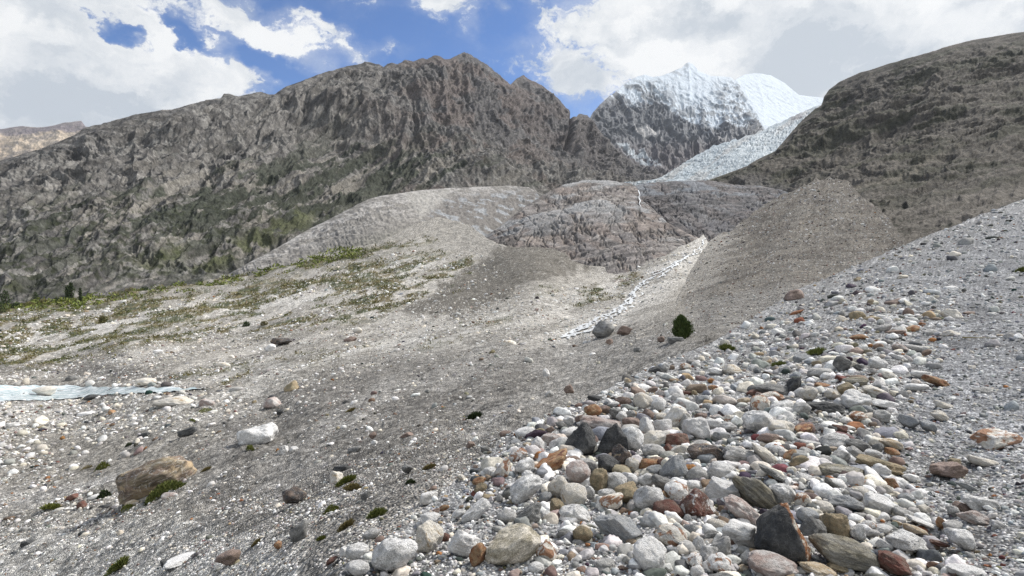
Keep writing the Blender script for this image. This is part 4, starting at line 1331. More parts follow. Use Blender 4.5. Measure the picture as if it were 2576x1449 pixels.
STONES = open_stones = """
D 845 1035 150 115 -15 ru r|orange brown cobble on the rim of the bank|orange rim cobble
D 950 1025 110 75 0 br a
D 1050 1055 110 90 0 dg a
D 1270 955 150 140 -35 cr r|cream egg shaped stone leaning above the grey rim blocks|leaning cream egg
D 1415 985 120 130 0 wh r
D 1540 1110 240 180 20 cru a|brown flecked cream rock behind two tall pale ovals|brown flecked cream rock
D 1650 1130 120 160 0 gr r
D 1750 1200 240 220 -30 wh r|large white oval boulder with a pinkish lower side|large white oval
D 1315 1190 120 190 5 wh r|tall bright white stone behind the flat topped cream boulder|tall white stone
D 1450 1170 150 150 -20 wh r
D 1385 1275 260 150 25 cr a|flat topped cream boulder with olive underside|flat topped cream boulder
D 1570 1290 235 140 -12 re r|large dark red oval stone wedged between pale boulders|large red oval
D 738 1300 265 300 0 dk p|black pointed rock, the one on the scree side of the black pair|first black rock of the pair
D 988 1290 290 280 0 dk p|black pointed rock, the one beside the speckled white stone|second black rock of the pair
D 930 1155 380 120 -12 pk f|rusty pink slab lying behind the two black pointed rocks|rusty pink slab
D 1190 1150 180 110 -10 br a
D 1175 1290 190 220 -30 pg r|tall speckled white stone leaning on the black rock|leaning speckled stone
D 265 1230 170 100 12 wh r|white loaf shaped stone at the rim of the scree|white loaf stone
D 490 1290 150 120 15 pk a
D 560 1335 180 130 20 pg r
D 650 1220 150 80 20 wh r
D 370 1330 110 140 10 wh r
D 180 1310 90 60 0 bg r
D 280 1330 80 50 0 tn r
D 400 1175 100 50 15 re r
D 470 1200 100 50 30 br f
D 580 1160 110 60 -30 dg r
D 640 1120 90 80 0 pg r
D 745 1110 100 80 10 br r
D 1090 1080 90 80 0 wh r
D 1170 1060 80 60 0 gr r
D 1320 1065 100 90 0 br a
D 1420 1075 130 60 0 cr r
D 1390 685 125 65 0 dk r|black stone on the rim downhill from the green bush|black rim stone
D 1465 665 80 80 0 gr r
D 1640 655 95 65 0 cru r|ochre stained cream stone on the rim near the black rim stone|ochre cream stone
D 1640 700 90 40 0 wh r
D 1905 695 120 60 0 wh r
D 2045 682 150 95 0 cr a|jagged cream block in the middle of the upper bank|jagged cream block
D 1145 775 60 50 0 tn a
D 1145 815 60 50 0 dg r
D 1435 885 95 60 15 pk r
D 1355 855 90 55 10 br r
D 1652 888 90 60 0 re a
D 1715 888 60 65 0 ol r
D 2005 855 110 60 0 wh r
D 1895 840 110 55 0 ru r
D 2240 885 135 60 0 re r|dark red stone beside the long blue black slab|red stone by the slab
D 1590 935 130 90 0 gr r
D 1800 940 130 90 0 bg r
D 1630 990 130 100 -20 pk r
D 2300 985 185 150 -35 cru r|rust patched cream boulder leaning downhill|rust patched boulder
D 2110 1035 130 55 0 dg r
D 2100 1085 95 75 0 dg r
D 1770 1080 90 100 -35 br a
D 1915 1095 110 60 0 pk r
D 2020 1110 120 75 0 cru a
D 1885 1155 145 100 -15 wh r
D 2010 1170 130 75 0 pg r
D 1960 1248 150 65 0 bg f
D 1940 1010 110 60 0 wh r
D 2275 1130 250 200 -15 pg r|largest pale boulder in the middle of the heap|largest pale boulder
D 2470 1190 230 140 -10 cr a
D 1850 1010 120 80 -15 bg r
D 2150 945 110 50 0 tn r
D 860 920 120 40 -5 dk f
D 1110 950 130 80 10 br a
D 1030 975 90 50 0 wh r
D 440 705 60 60 30 wh a|lone white stone lying out on the grey scree|lone white scree stone
D 640 845 85 70 0 br a
D 470 890 70 60 0 gr a
D 1235 510 75 45 0 dg a
D 985 437 65 40 0 br a
D 1432 420 60 50 0 br a
D 125 460 130 60 0 cr r
D 1560 425 130 50 0 dg f
D 1900 305 70 40 0 dg r
D 2070 385 90 50 0 wh r
D 940 345 185 145 0 dg a|large dark grey boulder beside the white stream|dark stream boulder
D 1118 345 125 75 0 br a|smaller brown boulder next to the dark stream boulder|small stream boulder
B 1495 285 285 130 -8 br a|dark brown block with a ragged flat top|ragged brown block
B 475 395 195 140 -15 gr r|smooth grey oval stone below the dark red oval|smooth grey oval
B 690 385 175 125 0 cr a
B 595 380 100 110 0 re a
B 920 420 305 190 0 bkb a|big black block veined with brown, flat on top|black veined block
B 850 325 170 60 10 gr r
B 205 450 180 200 -20 bkb a|black rock with a white shell on its edge|white edged black rock
B 85 510 195 150 -20 dk r
B 290 505 120 130 0 cr r
B 440 505 190 120 10 ru r|rust brown stone with a cracked side by the blue pyramid|cracked rust stone
B 542 512 70 120 10 re a
B 665 535 215 225 0 bg p|blue grey pyramid stone with fine white veins|blue grey pyramid
B 478 550 140 95 0 bg a
B 860 590 180 150 0 gr r
B 1060 562 265 180 0 wh a|white cracked block with rounded shoulders|white cracked block
B 1230 440 275 165 -15 gr a|grey veined rock below the ragged brown block|grey veined rock
B 1450 445 340 125 -42 cr r|long pale stone leaning down the heap|long leaning pale stone
B 1545 390 150 110 -30 pg r
B 1745 500 185 145 0 ol r|smooth olive brown cobble beside a blue shard|smooth olive cobble
B 1655 425 120 120 0 ru a
B 1790 410 130 105 -30 gr r
B 1850 490 110 80 -30 bg f
B 2130 580 430 150 -5 bd r|long flat olive grey slab with fine layers|olive grey slab
B 2430 505 430 120 -18 ol f|long brown grey slab behind a white chip|brown grey slab
B 2415 545 170 110 0 wh a|pinkish white chip resting on the brown slab|pinkish white chip
B 1990 475 240 90 -22 gr f
B 1600 640 480 110 -32 pgd f|long speckled black and white slab leaning downhill|long speckled slab
B 1355 760 440 240 -40 bd r|big olive grey banded egg boulder|banded egg boulder
B 1600 770 260 190 -42 pg r
B 1075 735 285 200 0 wh a|white boulder with ridged sides above the red streaked rock|ridged white boulder
B 870 865 320 260 -15 rew a|red brown rock streaked with white|white streaked red rock
B 680 735 205 165 0 wru r|white stone with a rust patch behind the streaked red rock|rust patched white stone
B 430 805 230 220 0 pg r|speckled salt and pepper boulder behind the smooth red egg|salt and pepper boulder
B 560 765 90 85 -20 ru a
B 610 905 270 185 -15 re r|smooth dark red egg shaped stone|smooth red egg
B 550 975 135 80 -15 ru r
B 250 765 190 160 15 ol a
B 150 640 175 145 15 wh r
B 285 640 135 105 10 wh r
B 405 640 130 120 15 pg a
B 550 660 190 115 -15 dg a
B 830 680 150 80 -15 wh r
B 70 755 150 100 0 pg r
B 110 815 200 125 10 cru r
B 1250 915 370 190 -35 pk r|purple grey rock with a round red spot|purple grey rock
B 1090 965 110 80 0 wh r
B 1010 1020 165 95 0 cr r
B 1240 1110 345 250 0 wh a|big bluish white angular boulder beside the dark pyramid|bluish white boulder
B 960 1120 155 105 0 dg a
B 1060 1210 165 195 -15 gr p
B 860 1200 95 160 0 pg r
B 625 1125 300 200 -15 cru r|cream boulder with rusty veins below the red egg|rusty veined cream boulder
B 435 1297 270 305 -15 wh r|big clean white oval stone standing in grey grit|clean white oval
B 630 1260 105 110 0 bg r
B 795 1070 125 120 -30 bg r
B 760 970 70 90 0 bg r
B 940 1290 130 190 -20 pg a
B 840 1345 150 140 -30 wru a
B 1050 1360 215 175 -18 wru r|speckled stone with a rusty end at the lower edge of the heap|rusty ended stone
B 850 1420 110 110 0 wh r
B 1490 1385 420 220 -12 pk r|big smooth brown stone in front of the dark pyramid|big smooth brown stone
B 1635 1140 470 545 -14 dkr p|huge dark pyramid stone with a rusty edge|huge dark pyramid
B 1460 1240 175 130 -25 ru r
B 1270 1300 150 110 10 gr a
B 1240 1390 90 60 10 tn r
B 2130 1285 520 280 -12 bd r|big brownish grey banded boulder near the bottom edge|big banded boulder
B 1890 1410 290 110 -10 tn r|tan layered stone below the big banded boulder|tan layered stone
B 2080 1390 240 90 -15 ol r
C 1520 1385 330 180 -22 re a|dark red slab tipped up at the bottom edge|tipped red slab
B 1855 1065 215 200 -20 dg a
B 2055 1020 235 225 -40 ol p|brown ribbed wedge stone beside the dark pyramid|brown ribbed wedge
B 1940 960 90 120 -15 tn p
B 1800 950 180 130 -10 bg r
B 2230 1080 135 150 0 pg r
B 1770 825 165 150 -15 cru r
B 2130 840 265 140 -5 bg a|blue white faceted rock with sharp edges|blue faceted rock
B 2065 680 225 115 -10 wh a
B 1870 690 115 80 10 gr r
B 1785 635 160 110 -15 pg r
B 1845 790 110 70 -30 cr r
B 2250 752 155 130 -20 cr r
B 1920 870 170 110 0 cr r
C 1370 850 275 155 -18 wh r|long white rounded stone lying crosswise|long white stone
B 2460 715 135 90 0 cr r
B 2330 690 155 85 -15 cru r
B 2520 665 110 100 -15 ru a
B 2000 200 120 90 20 dk a
B 2070 195 120 85 -15 re a
B 1770 195 165 75 10 ru a
B 1810 260 190 70 -10 gr r
B 1800 330 200 80 -10 pg f
B 2040 300 240 130 5 pg r|pale block with a brown underside at the upper heap|pale upper block
B 2230 335 220 105 -15 dg r
B 2400 360 90 100 0 dg r
B 2080 430 150 105 15 gr r
B 2210 400 160 110 -15 gr a
B 2360 405 140 70 -8 pg r
B 2130 120 110 60 0 wh r
B 2240 90 155 90 0 cru r
B 2440 85 150 110 0 gr r
B 1060 1480 200 90 0 dg r
C 1445 315 180 75 -15 tn r
C 1450 385 120 60 -10 ru r
C 1760 165 125 90 -25 bg r|pale blue oval pebble at the edge of the grey flat|pale blue oval
C 1610 135 160 100 -15 bg a
C 1850 75 115 70 -30 cr r
C 2360 285 330 160 10 cru a|large pitted pale rock alone on the grey flat|pitted pale rock
C 1935 545 275 110 5 br f|dark brown flat rock on the grey flat|flat dark brown rock
C 1990 470 140 50 0 ol f
C 2235 475 230 75 -12 cr f
C 2215 845 310 135 -15 pg f|long pale grey flat stone on the grey flat|long pale flat stone
C 2090 870 190 70 -15 br f
C 2150 950 240 110 -15 pk a
C 1740 1010 290 70 -20 wh f
C 1365 1050 160 70 0 wh r
C 1590 1170 330 180 -18 pg a|squarish pale grey boulder near the tipped red slab|squarish pale boulder
C 2070 1140 225 165 -35 pg p|pale grey pointed stone at the foot of the grey flat|pale grey pointed stone
C 1560 920 190 85 -25 gr f
C 2090 685 190 55 -25 bg f
C 1860 1180 150 60 -10 re a
C 2100 1425 280 110 -5 wh r|white boulder cut by the bottom edge below the grey flat|white bottom boulder
C 1380 1195 130 95 -20 wh r
C 1980 1030 170 85 0 gr r
C 1580 790 130 85 0 bg r
C 1650 1060 200 70 -20 tn f
C 1250 1025 115 90 0 wru r
C 1865 1000 60 110 10 ru r
C 1730 880 140 80 -10 cr a
C 1980 900 130 90 -25 gr r
C 1380 1060 100 60 0 pg r
C 2350 1010 110 70 -20 pg r
C 1280 1090 110 70 20 gr r
E 615 295 180 105 8 br r|dark brown stone with a pale top on the upper rim|dark upper rim stone
E 1500 365 190 90 0 br r
E 945 375 130 60 0 dg f
E 1150 485 120 110 -40 ol r
E 1290 512 170 80 -5 ol r|oval dark stone in the upper cluster of brown stones|dark oval of the upper cluster
E 1240 430 110 50 0 dk a
E 1365 585 150 90 0 gr a
E 1970 465 160 110 -20 cr a|cream faceted rock at the far upper bank|faceted cream rock
E 2130 452 135 50 -10 br a
E 1630 590 125 70 25 ru r
E 1465 612 170 45 3 br f
E 1165 652 140 50 5 ru r
E 1960 628 150 75 0 cr a
E 1780 612 130 60 0 gr r
E 1520 742 135 60 0 pk r
E 1650 742 190 50 0 gr f
E 1380 768 115 60 -10 dg r
E 1955 240 125 60 0 wh r
E 250 712 100 45 -5 wh r|small bright white stone on the upper rim slope|bright white rim stone
E 690 845 155 90 0 bg r
E 1020 885 150 135 -30 dg a|blue black rock standing in the middle bank|blue black rock
E 1325 885 160 100 -15 pg r
E 1190 912 110 60 0 dg a
E 825 955 200 80 5 gr r
E 870 985 90 60 15 wh r
E 1130 1032 205 80 0 bd r
E 850 1070 120 50 -5 ru r
E 615 1070 110 155 -30 dk a|shiny black rock standing on edge beside the slab|upright black rock
E 455 1108 310 90 -5 dg r|long blue black slab lying flat|blue black slab
E 740 1140 155 125 -10 cr a
E 1160 1195 250 165 0 wh a|big pinkish white boulder beside the black slab|pinkish white boulder
E 885 1260 305 105 -2 dk a|low black slab in front of the olive stone|low black slab
E 1050 1120 130 140 0 ol a|olive stone standing behind the low black slab|standing olive stone
E 670 1278 140 130 10 gr a
E 520 1268 200 115 10 pg r
E 420 1170 200 110 -10 cru r
E 940 1145 120 90 0 cr r
E 1310 1120 200 80 -20 cr r
E 1840 1032 205 70 -22 ru r|orange brown stone at the edge of the grey flat|orange flat edge stone
E 1700 970 200 60 -5 wh f
E 1675 1085 200 80 0 wh a
E 1400 1225 205 70 -5 wh r
E 1855 1325 120 85 -25 cr r
E 1890 1240 160 60 -20 cr f
E 2260 1112 170 60 5 gr r
E 1520 832 150 50 0 pg f
E 2420 648 115 40 -5 tn f
E 2130 915 90 40 0 cr f
E 2310 460 110 45 0 wh f
E 1430 985 130 70 0 cr r
E 1230 1270 100 60 0 bg r
A 640 1295 380 320 15 pg r|big round speckled white boulder low on the bank|big round speckled boulder
A 930 1140 235 265 -15 cr a|cream faceted boulder touching the round speckled boulder|cream faceted boulder
A 1240 1190 265 250 -20 wh a|white veined angular boulder beside the orange stone|white veined boulder
A 1352 1290 140 205 -25 ru r|bright orange stone against the tan granite boulder|bright orange stone
A 1655 1230 480 300 22 tg r|big tan speckled granite boulder at the lower bank|tan granite boulder
A 1940 1270 160 185 30 cru a|rusty pale stone at the end of the granite boulder|rusty pale stone
A 1855 1390 135 105 0 wh r
A 310 1395 205 130 0 wh r|white boulder cut by the bottom edge, downhill end of the bank|lowest white boulder
A 320 1255 190 140 10 pg r
A 210 1250 90 80 0 wh r
A 950 965 160 110 15 wh a
A 1330 910 275 115 36 pg f|long pale slab leaning on grit above the white veined boulder|long pale slab
A 1610 960 180 140 10 gr r
A 1800 955 290 170 35 pgd f|speckled grey slab above the granite boulder|speckled grey slab
A 1765 720 300 200 35 pg r|speckled white wedge stone leaning uphill|speckled white wedge
A 2055 705 190 200 0 cr r|cracked cream stone behind the smooth cream stone|cracked cream stone
A 2180 760 215 180 5 cr r|smooth cream stone above the grey faceted rock|smooth cream stone
A 2045 870 130 150 0 ol a
A 2190 940 265 190 -10 pg a|grey and white faceted rock with a shaded lower face|grey faceted rock
A 2260 1110 165 160 5 ol r|olive brown stone under the grey faceted rock|olive stone under the facets
B 180 1065 420 240 -25 bg a|long bluish white block sloping into grey grit|long bluish white block
A 2220 570 215 190 0 pk r|round pinkish brown boulder below the black pair|round pinkish boulder
A 2395 640 150 210 -10 ol r
A 1985 500 340 130 26 ru f|long rusty slab below the first black rock|long rusty slab
A 2170 470 180 90 -5 br r
A 2310 500 150 100 -15 gr r
A 1580 540 130 180 -18 cru p|brown and cream upright stone at the rim of the heap|upright brown and cream stone
A 1695 420 170 115 15 wru r
A 1760 530 165 135 15 pg r
A 1780 590 95 85 0 wh r
A 1362 640 115 65 20 ru r
A 1375 700 115 75 20 ol r
A 1635 685 105 75 20 wru a
A 1210 608 90 65 0 cr a
A 930 775 150 100 20 wh a
A 1062 868 90 55 15 ru r
A 1000 895 60 50 15 br a
A 1062 1130 90 75 30 re a
A 440 1100 165 80 20 gr r
A 1190 918 125 70 15 pg r
A 1945 958 115 100 0 wh a
A 1935 780 115 90 10 bg r
A 2100 1105 120 95 -15 dg r
A 2320 740 85 115 0 pg r
A 2540 650 155 145 0 pg r
A 100 1320 110 55 28 re a
A 1460 560 110 80 0 pg r
A 870 1060 20 20 0 wh r
A 2240 1250 100 70 0 pk r
A 2340 1350 90 70 0 bg r
A 2450 1370 190 130 -15 gr a
A 1800 1250 10 10 0 wh r
P 378 1216 180 92 22 bnd f|huge banded brown boulder with white streaks beside green cushions|huge banded boulder
P 736 1250 58 40 8 bkb a|red brown boulder with a white top on the scree|white topped brown boulder
P 641 1102 104 48 18 pg f|large pale layered block half sunk in the scree|pale sunken block
P 752 1338 42 58 -35 dg p|dark pointed stone beside a yellow green tuft on the slope|dark pointed slope stone
F 1440 1372 180 75 -5 dk a|dark stone in front of a white slab, low slope|dark low slope stone
F 1540 1320 280 70 0 wh f
P 571 1408 62 36 15 br a
F 225 1175 110 50 10 dk f
F 2382 1190 62 60 0 ru r|small rust red stone on pale gravel|small rust stone
F 1600 215 145 55 18 dk f|black flat stone uphill from the huge banded boulder|black flat slope stone
F 1502 445 82 40 15 dk a
F 1222 245 105 35 20 dk f
F 782 245 95 30 0 dg f
F 605 788 110 60 20 re a
F 690 860 100 85 0 re a
F 1440 772 135 65 10 pk r
F 1125 830 105 55 0 tn r
F 2425 375 80 80 10 pg a
F 2520 372 70 58 0 wh a
F 545 925 120 40 0 dg f
F 800 775 100 40 20 wh a
F 895 855 100 35 5 dk a
G 2485 960 135 90 15 ol a|olive grey boulder on the shoulder of the scree|olive shoulder boulder
G 2330 1110 140 110 20 pk a|brown boulder with a pale cap below the olive boulder|pale capped boulder
G 2350 1040 90 40 10 dk a
G 1240 912 155 60 -8 cr r|cream boulder on the far bank of the river|cream river boulder
G 370 990 190 70 5 cr r|pale rounded boulder standing in the river edge|pale river boulder
G 770 1042 105 42 0 dk r
G 1480 1090 330 100 -5 cr r|large weathered pale boulder on the near river flat|weathered pale boulder
G 1770 1100 125 80 -10 pk r
G 960 1178 72 42 0 ru r|small orange boulder on the river flat|small orange boulder
G 740 1192 175 45 5 wh f
G 310 1265 185 95 0 cr a
G 2320 620 85 60 10 wh r
G 2400 562 180 60 5 bkb a|black and white rock in the middle of the valley floor|black and white rock
G 1350 660 90 50 10 wh a
G 1905 765 115 45 -3 cr r
G 610 888 95 58 0 dg r
G 870 1192 80 32 0 dk a
G 770 1252 110 28 5 dk f
G 2400 1170 60 40 10 dk a
G 90 1290 110 60 10 pg a
G 1985 695 50 35 0 cr r
A 290 372 130 50 15 dg f
A 452 245 62 48 15 br r
A 465 308 55 42 0 wh a
A 1290 325 80 52 15 br a
A 752 530 95 75 15 dg a
A 172 530 130 50 12 dk f
A 1590 232 95 52 8 br r
A 1420 367 85 60 0 dg r
A 390 760 95 52 25 dg f
A 740 250 120 58 12 br a
A 130 610 100 110 20 cr a
P 900 832 24 14 0 cr r
P 880 855 30 13 0 br r
P 1075 985 12 8 0 dg a
P 1430 768 0 0 0 wh r
"""
srng = np.random.default_rng(42)
heroes, items = [], []
for ln in STONES.strip().split('\n'):
    parts = ln.split('|')
    t_, x_, y_, w_, h_, rot, code, shp = parts[0].split()
    ox, oy, k = TILE[t_]
    w_, h_ = float(w_) * k * 1.1, float(h_) * k * 1.12
    if w_ < 6:
        continue
    it = dict(px=ox + float(x_) * k, py=oy + float(y_) * k, w=w_, h=h_, rot=float(rot), code=code, shp=shp, label=parts[1] if len(parts) > 1 else None, short=parts[2] if len(parts) > 2 else None)
    items.append(it)
    if it['short']:
        heroes.append(it)
seen_labels = {}


def zone(px, py):
    if py < np.interp(px, MOUND.crest[:, 0], MOUND.crest[:, 1], left=4000) - 3:
        return 'slope'
    return 'bank'


for it in items:
    if it['label']:
        lb = it['label']
    else:
        size = 'small' if it['w'] < 28 else ('fist sized' if it['w'] < 42 else 'broad')
        z = zone(it['px'], it['py'])
        hs = sorted([h for h in heroes if zone(h['px'], h['py']) == z], key=lambda h: math.hypot(h['px'] - it['px'], h['py'] - it['py']))
        lb = None
        for h in hs[:6]:
            dx, dy = it['px'] - h['px'], it['py'] - h['py']
            if abs(dx) > abs(dy):
                rel = 'on the uphill side of' if dx > 0 else 'on the downhill side of'
            else:
                rel = 'in front of' if dy > 0 else 'behind'
            for sz in (size, None):
                cand = ((sz + ' ') if sz else '') + NAMES[it['code']] + ' ' + SHN[it['shp']] + ' stone ' + rel + ' the ' + h['short']
                if sz is None:
                    cand = 'one ' + cand
                if len(cand.split()) <= 16 and cand not in seen_labels:
                    lb = cand
                    break
            if lb:
                break
        lb = lb or ('stone number without label')
    if lb in seen_labels:
        print('DUPLICATE LABEL', lb)
    seen_labels[lb] = 1
    it['label'] = lb

for i, it in enumerate(items):
    px, py, w, h = it['px'], it['py'], it['w'], it['h']
    bank = zone(px, py + .3 * h) == 'bank'
    L = MOUND if bank else VAL
    if not bank and px > 1650 and py < 850 and zone(px, py + .3 * h) != 'bank':
        L = VAL
    P, N = L.at(np.array([px]), np.array([py + .30 * h]))
    P, N = P[0], N[0]
    Y = P[1]
    c = p2w(np.array([px]), np.array([py]), np.array([Y]))[0]
    dist = math.sqrt(float((P ** 2).sum()))
    sinf = min(.6, max(.03, -P[2] / dist))
    half_w = w * Y / FP / 2
    half_h = h * Y / FP / 2
    a = math.radians(it['rot'])
    depth_half = half_w * .5 + half_h * .35 if it['shp'] != 'f' else half_w * .6
    vh = max(.35 * half_h, math.sqrt(max(half_h ** 2 * 1.0 - (depth_half * sinf) ** 2, 0)))
    lv = 4 if w > 75 else 3
    V, F = rock_shape(lv, it['shp'], srng)
    if not bank:
        vh *= 1.12
    nm = 'boulder' if w * Y / FP > .28 else 'stone'
    me = make_mesh(nm, V, F, None, True, stone_mat(it['code']))
    if it['shp'] in 'af' or it['code'] in ('dkr',):
        try:
            me.polygons.foreach_set('use_smooth', np.ones(len(F), bool))
        except Exception:
            pass
    # push the centre back by half its depth so that the near face stands on the contact point
    c = c + np.array([0, depth_half * .35, 0])
    o = link(nm, me, label=it['label'], category=nm)
    o.location = c
    o.scale = (half_w, depth_half, vh)
    o.rotation_euler = (0, -a if True else 0, float(srng.normal(0, .15)))
    if it['rot'] == 0:
        o.rotation_euler = (0, float(srng.normal(0, .12)), float(srng.normal(0, .3)))
    o['group'] = 'stones of the near bank' if bank else 'boulders on the valley slope'
print('single stones', len(items))


# ------------------------------------------------------------------ water
def water_mat(name, col, foam, sc1, rough, lo=.42, hi=.60):
    m, t, b = principled(name, rough, .5)
    g = t.node('ShaderNodeNewGeometry')
    p = g.outputs['Position']
    n = t.noise(t.vmul(p, (.5, 1.6, 1)), sc1, 6, .65)
    t.put(b.inputs['Base Color'], t.mix(t.smooth(n, lo, hi), col, foam))
    bn = t.node('ShaderNodeBump')
    bn.inputs['Strength'].default_value = .6
    bn.inputs['Distance'].default_value = .12
    t.put(bn.inputs['Height'], n)
    t.put(b.inputs['Normal'], bn.outputs[0])
    return m


def strip(name, pts, mat, lift, **props):
    """pts: centre px, py, half width in px; laid on the valley ground"""
    V = []
    pts = np.array(pts, float)
    d = np.r_[0, np.cumsum(np.hypot(*np.diff(pts[:, :2], axis=0).T))]
    q = np.linspace(0, d[-1], int(d[-1] / 1.6) + 2)
    X, Y_, Wd = [np.interp(q, d, pts[:, i]) for i in range(3)]
    jit = (fbm(np.stack([q / 9, q * 0, q * 0], -1), 3, int(pts[0, 0])) - .5)
    Wd = Wd * (.7 + 1.1 * (fbm(np.stack([q / 6, q * 0 + 5, q * 0], -1), 3, 77) - .1))
    X = X + jit * 16 + (fbm(np.stack([q / 2.2, q * 0 + 3, q * 0], -1), 2, int(pts[1, 0])) - .5) * 3
    rows = []
    for k in (-1.15, -.4, .4, 1.15):
        P, N = VAL.at(X + Wd * k, Y_)
        P[:, 2] += lift * (P[:, 1] / 150)
        rows.append(P)
    V = np.array(rows).transpose(1, 0, 2)
    F = grid_faces(len(q), 4)
    fc = V.reshape(-1, 3)[F].mean(1)
    F = F[fbm(fc / (fc[:, 1:2] / 200), 3, 55) > (.0 if pts[0, 2] == .8 else .33)]
    me = make_mesh(name, V.reshape(-1, 3), F, None, True, mat)
    return link(name, me, **props)


M_river = water_mat('river_water', (.40, .50, .52), (.80, .84, .85), 1.1, .15)
M_foam = water_mat('stream_water', (.42, .44, .44), (.88, .90, .90), 1.4, .3, .40, .50)
xs = np.arange(-420, 530, 6.0)
top = np.interp(xs, [-420, -100, 0, 150, 300, 400, 480, 528], [980, 975, 972, 970, 970, 973.5, 977, 980.5])
bot = np.interp(xs, [-420, -100, 0, 100, 180, 250, 300, 400, 520, 528], [1018, 1012, 1008, 1006, 1000, 992, 989, 988, 983, 981])
rows = []
for k in np.linspace(0, 1, 9):
    P, N = VAL.at(xs, bot + (top - bot) * k + (fbm(np.stack([xs / 14, xs * 0, xs * 0], -1), 4, 88) - .5) * 3)
    P[:, 2] += .10
    rows.append(P)
R_ = np.array(rows)
R_[..., 2] += (fbm(R_ / 1.6, 3, 1301) - .5) * .25
me = make_mesh('river', R_.reshape(-1, 3), grid_faces(9, len(xs)), None, True, M_river)
link('river', me, kind='structure', label='pale turquoise glacial river crossing the valley floor', category='river')
lines = [[(x, y, .8 + 1.9 * (y - 598) / 250) for x, y in strm],
         [(x + 10 * math.sin(i * 1.7) + 6, y + 3, .6 + 2.2 * (y - 598) / 250) for i, (x, y) in enumerate(strm)],
         [(x - 12 * math.cos(i * 1.3), y + 5, .3 + 2.4 * (y - 598) / 250) for i, (x, y) in enumerate(strm[3:])],
         [(1412, 850, 6), (1440, 842, 10), (1470, 838, 6), (1500, 822, 5)], [(x + 9 * math.sin(i * 2.9), y + 1, 2.4) for i, (x, y) in enumerate(strm[7:])], [(1640, 690, 2), (1690, 672, 2.5), (1740, 645, 2)]]
for i, ln in enumerate(lines):
    strip('stream', ln, M_foam, .35, kind='structure', label='white foaming meltwater stream running down the stony channel', category='stream')
# waterfall in the cleft between the two outcrops
wv_ = []
for k, (x, y) in enumerate([(1606, 478), (1608, 484), (1610, 490), (1607, 496), (1611, 505), (1608, 512), (1612, 518), (1609, 524)]):
    P1, _ = OUT1.at(np.array([min(x, 1606.)]), np.array([float(y)]))
    Yw = float(P1[0, 1]) - 14
    for s_ in (-1.0, 1.0):
        wv_.append(p2w(np.array([x + s_ * (1 + .5 * math.sin(k * 2))]), np.array([float(y)]), np.array([Yw]))[0])
wv_ = np.array(wv_)
me = make_mesh('waterfall', wv_, grid_faces(8, 2), None, True, M_foam)
link('waterfall', me, kind='structure', label='thin white waterfall in the dark cleft between two outcrops', category='waterfall')

# ------------------------------------------------------------------ plants


def leaf_mat(name, c1, c2, c3=None):
    m, t, b = principled(name, .75, .2)
    g = t.node('ShaderNodeNewGeometry')
    oi = t.node('ShaderNodeObjectInfo')
    r = g.outputs['Random Per Island']
    col = t.mix(r, c1, c2)
    if c3:
        col = t.mix(t.smooth(t.noise(g.outputs['Position'], .12, 3, .5), .45, .6), col, c3)
    t.put(b.inputs['Base Color'], col)
    return m


def leaves(n, size, fpos, fdir=None, aspect=.45, r=srng):
    """n small leaf quads at fpos() -> Nx3"""
    P = fpos(n)
    d = r.normal(size=(n, 3)) if fdir is None else fdir(n, P)
    d /= np.linalg.norm(d, axis=1, keepdims=True)
    e = np.cross(d, r.normal(size=(n, 3)))
    e /= np.linalg.norm(e, axis=1, keepdims=True)
    L = (size * r.uniform(.6, 1.3, n))[:, None]
    V = np.stack([P - e * L * aspect * .4, P + e * L * aspect * .4, P + d * L + e * L * aspect * .25, P + d * L - e * L * aspect * .25], 1)
    return V.reshape(-1, 3), np.arange(4 * n).reshape(n, 4)


M_jun = leaf_mat('juniper_leaf', (.05, .08, .025), (.12, .16, .05))
M_bark = principled('bark', .9)[0]
M_bark.node_tree.nodes['Principled BSDF'].inputs['Base Color'].default_value = (.09, .065, .045, 1)
M_tuft = leaf_mat('tuft_leaf', (.10, .13, .03), (.20, .20, .05))
M_moss = leaf_mat('cushion_leaf', (.10, .13, .035), (.19, .20, .06))
M_dry = leaf_mat('dry_leaf', (.14, .12, .05), (.26, .21, .09))
M_shrub = leaf_mat('shrub_leaf', (.115, .112, .045), (.20, .165, .07), (.10, .115, .04))
M_belt = leaf_mat('willow_leaf', (.11, .15, .035), (.20, .215, .05))
M_dark = leaf_mat('dark_leaf', (.028, .046, .02), (.06, .082, .03))


def trunk_mesh(h, r0, name='trunk', n=7, bend=.06):
    V, k = [], 8
    for i in range(n):
        t = i / (n - 1)
        for j in range(k):
            a = 2 * math.pi * j / k
            rr = r0 * (1 - .8 * t)
            V.append((rr * math.cos(a) + bend * h * math.sin(t * 3), rr * math.sin(a), h * t))
    F = [(i * k + j, i * k + (j + 1) % k, (i + 1) * k + (j + 1) % k, (i + 1) * k + j) for i in range(n - 1) for j in range(k)]
    return np.array(V), np.array(F)


# juniper bush: many upright sprays filling an egg
Pb, _ = VAL.at(np.array([1716.]), np.array([850.]))
Pb = Pb[0]
k_ = Pb[1] / FP
root = link('juniper_bush', None, label='solitary dark green egg shaped bush on the grey scree', category='bush')
root.location = Pb
H, Wd = 57 * k_, 23 * k_


def egg(n):
    u = srng.random(n) ** .45
    th = srng.uniform(0, 2 * math.pi, n)
    z = srng.random(n) ** .9
    prof = np.sin(np.clip((z * .86 + .14), 0, 1) * math.pi) ** .55
    lump = 1 + .26 * np.sin(3 * th + 5 * z) + .2 * np.sin(7 * th - 11 * z)
    r_ = Wd * prof * u * lump * (1 - .15 * z)
    return np.c_[r_ * np.cos(th) + H * .05 * z * -1, r_ * np.sin(th), z * H * .94 + (1 - u) * H * .04]


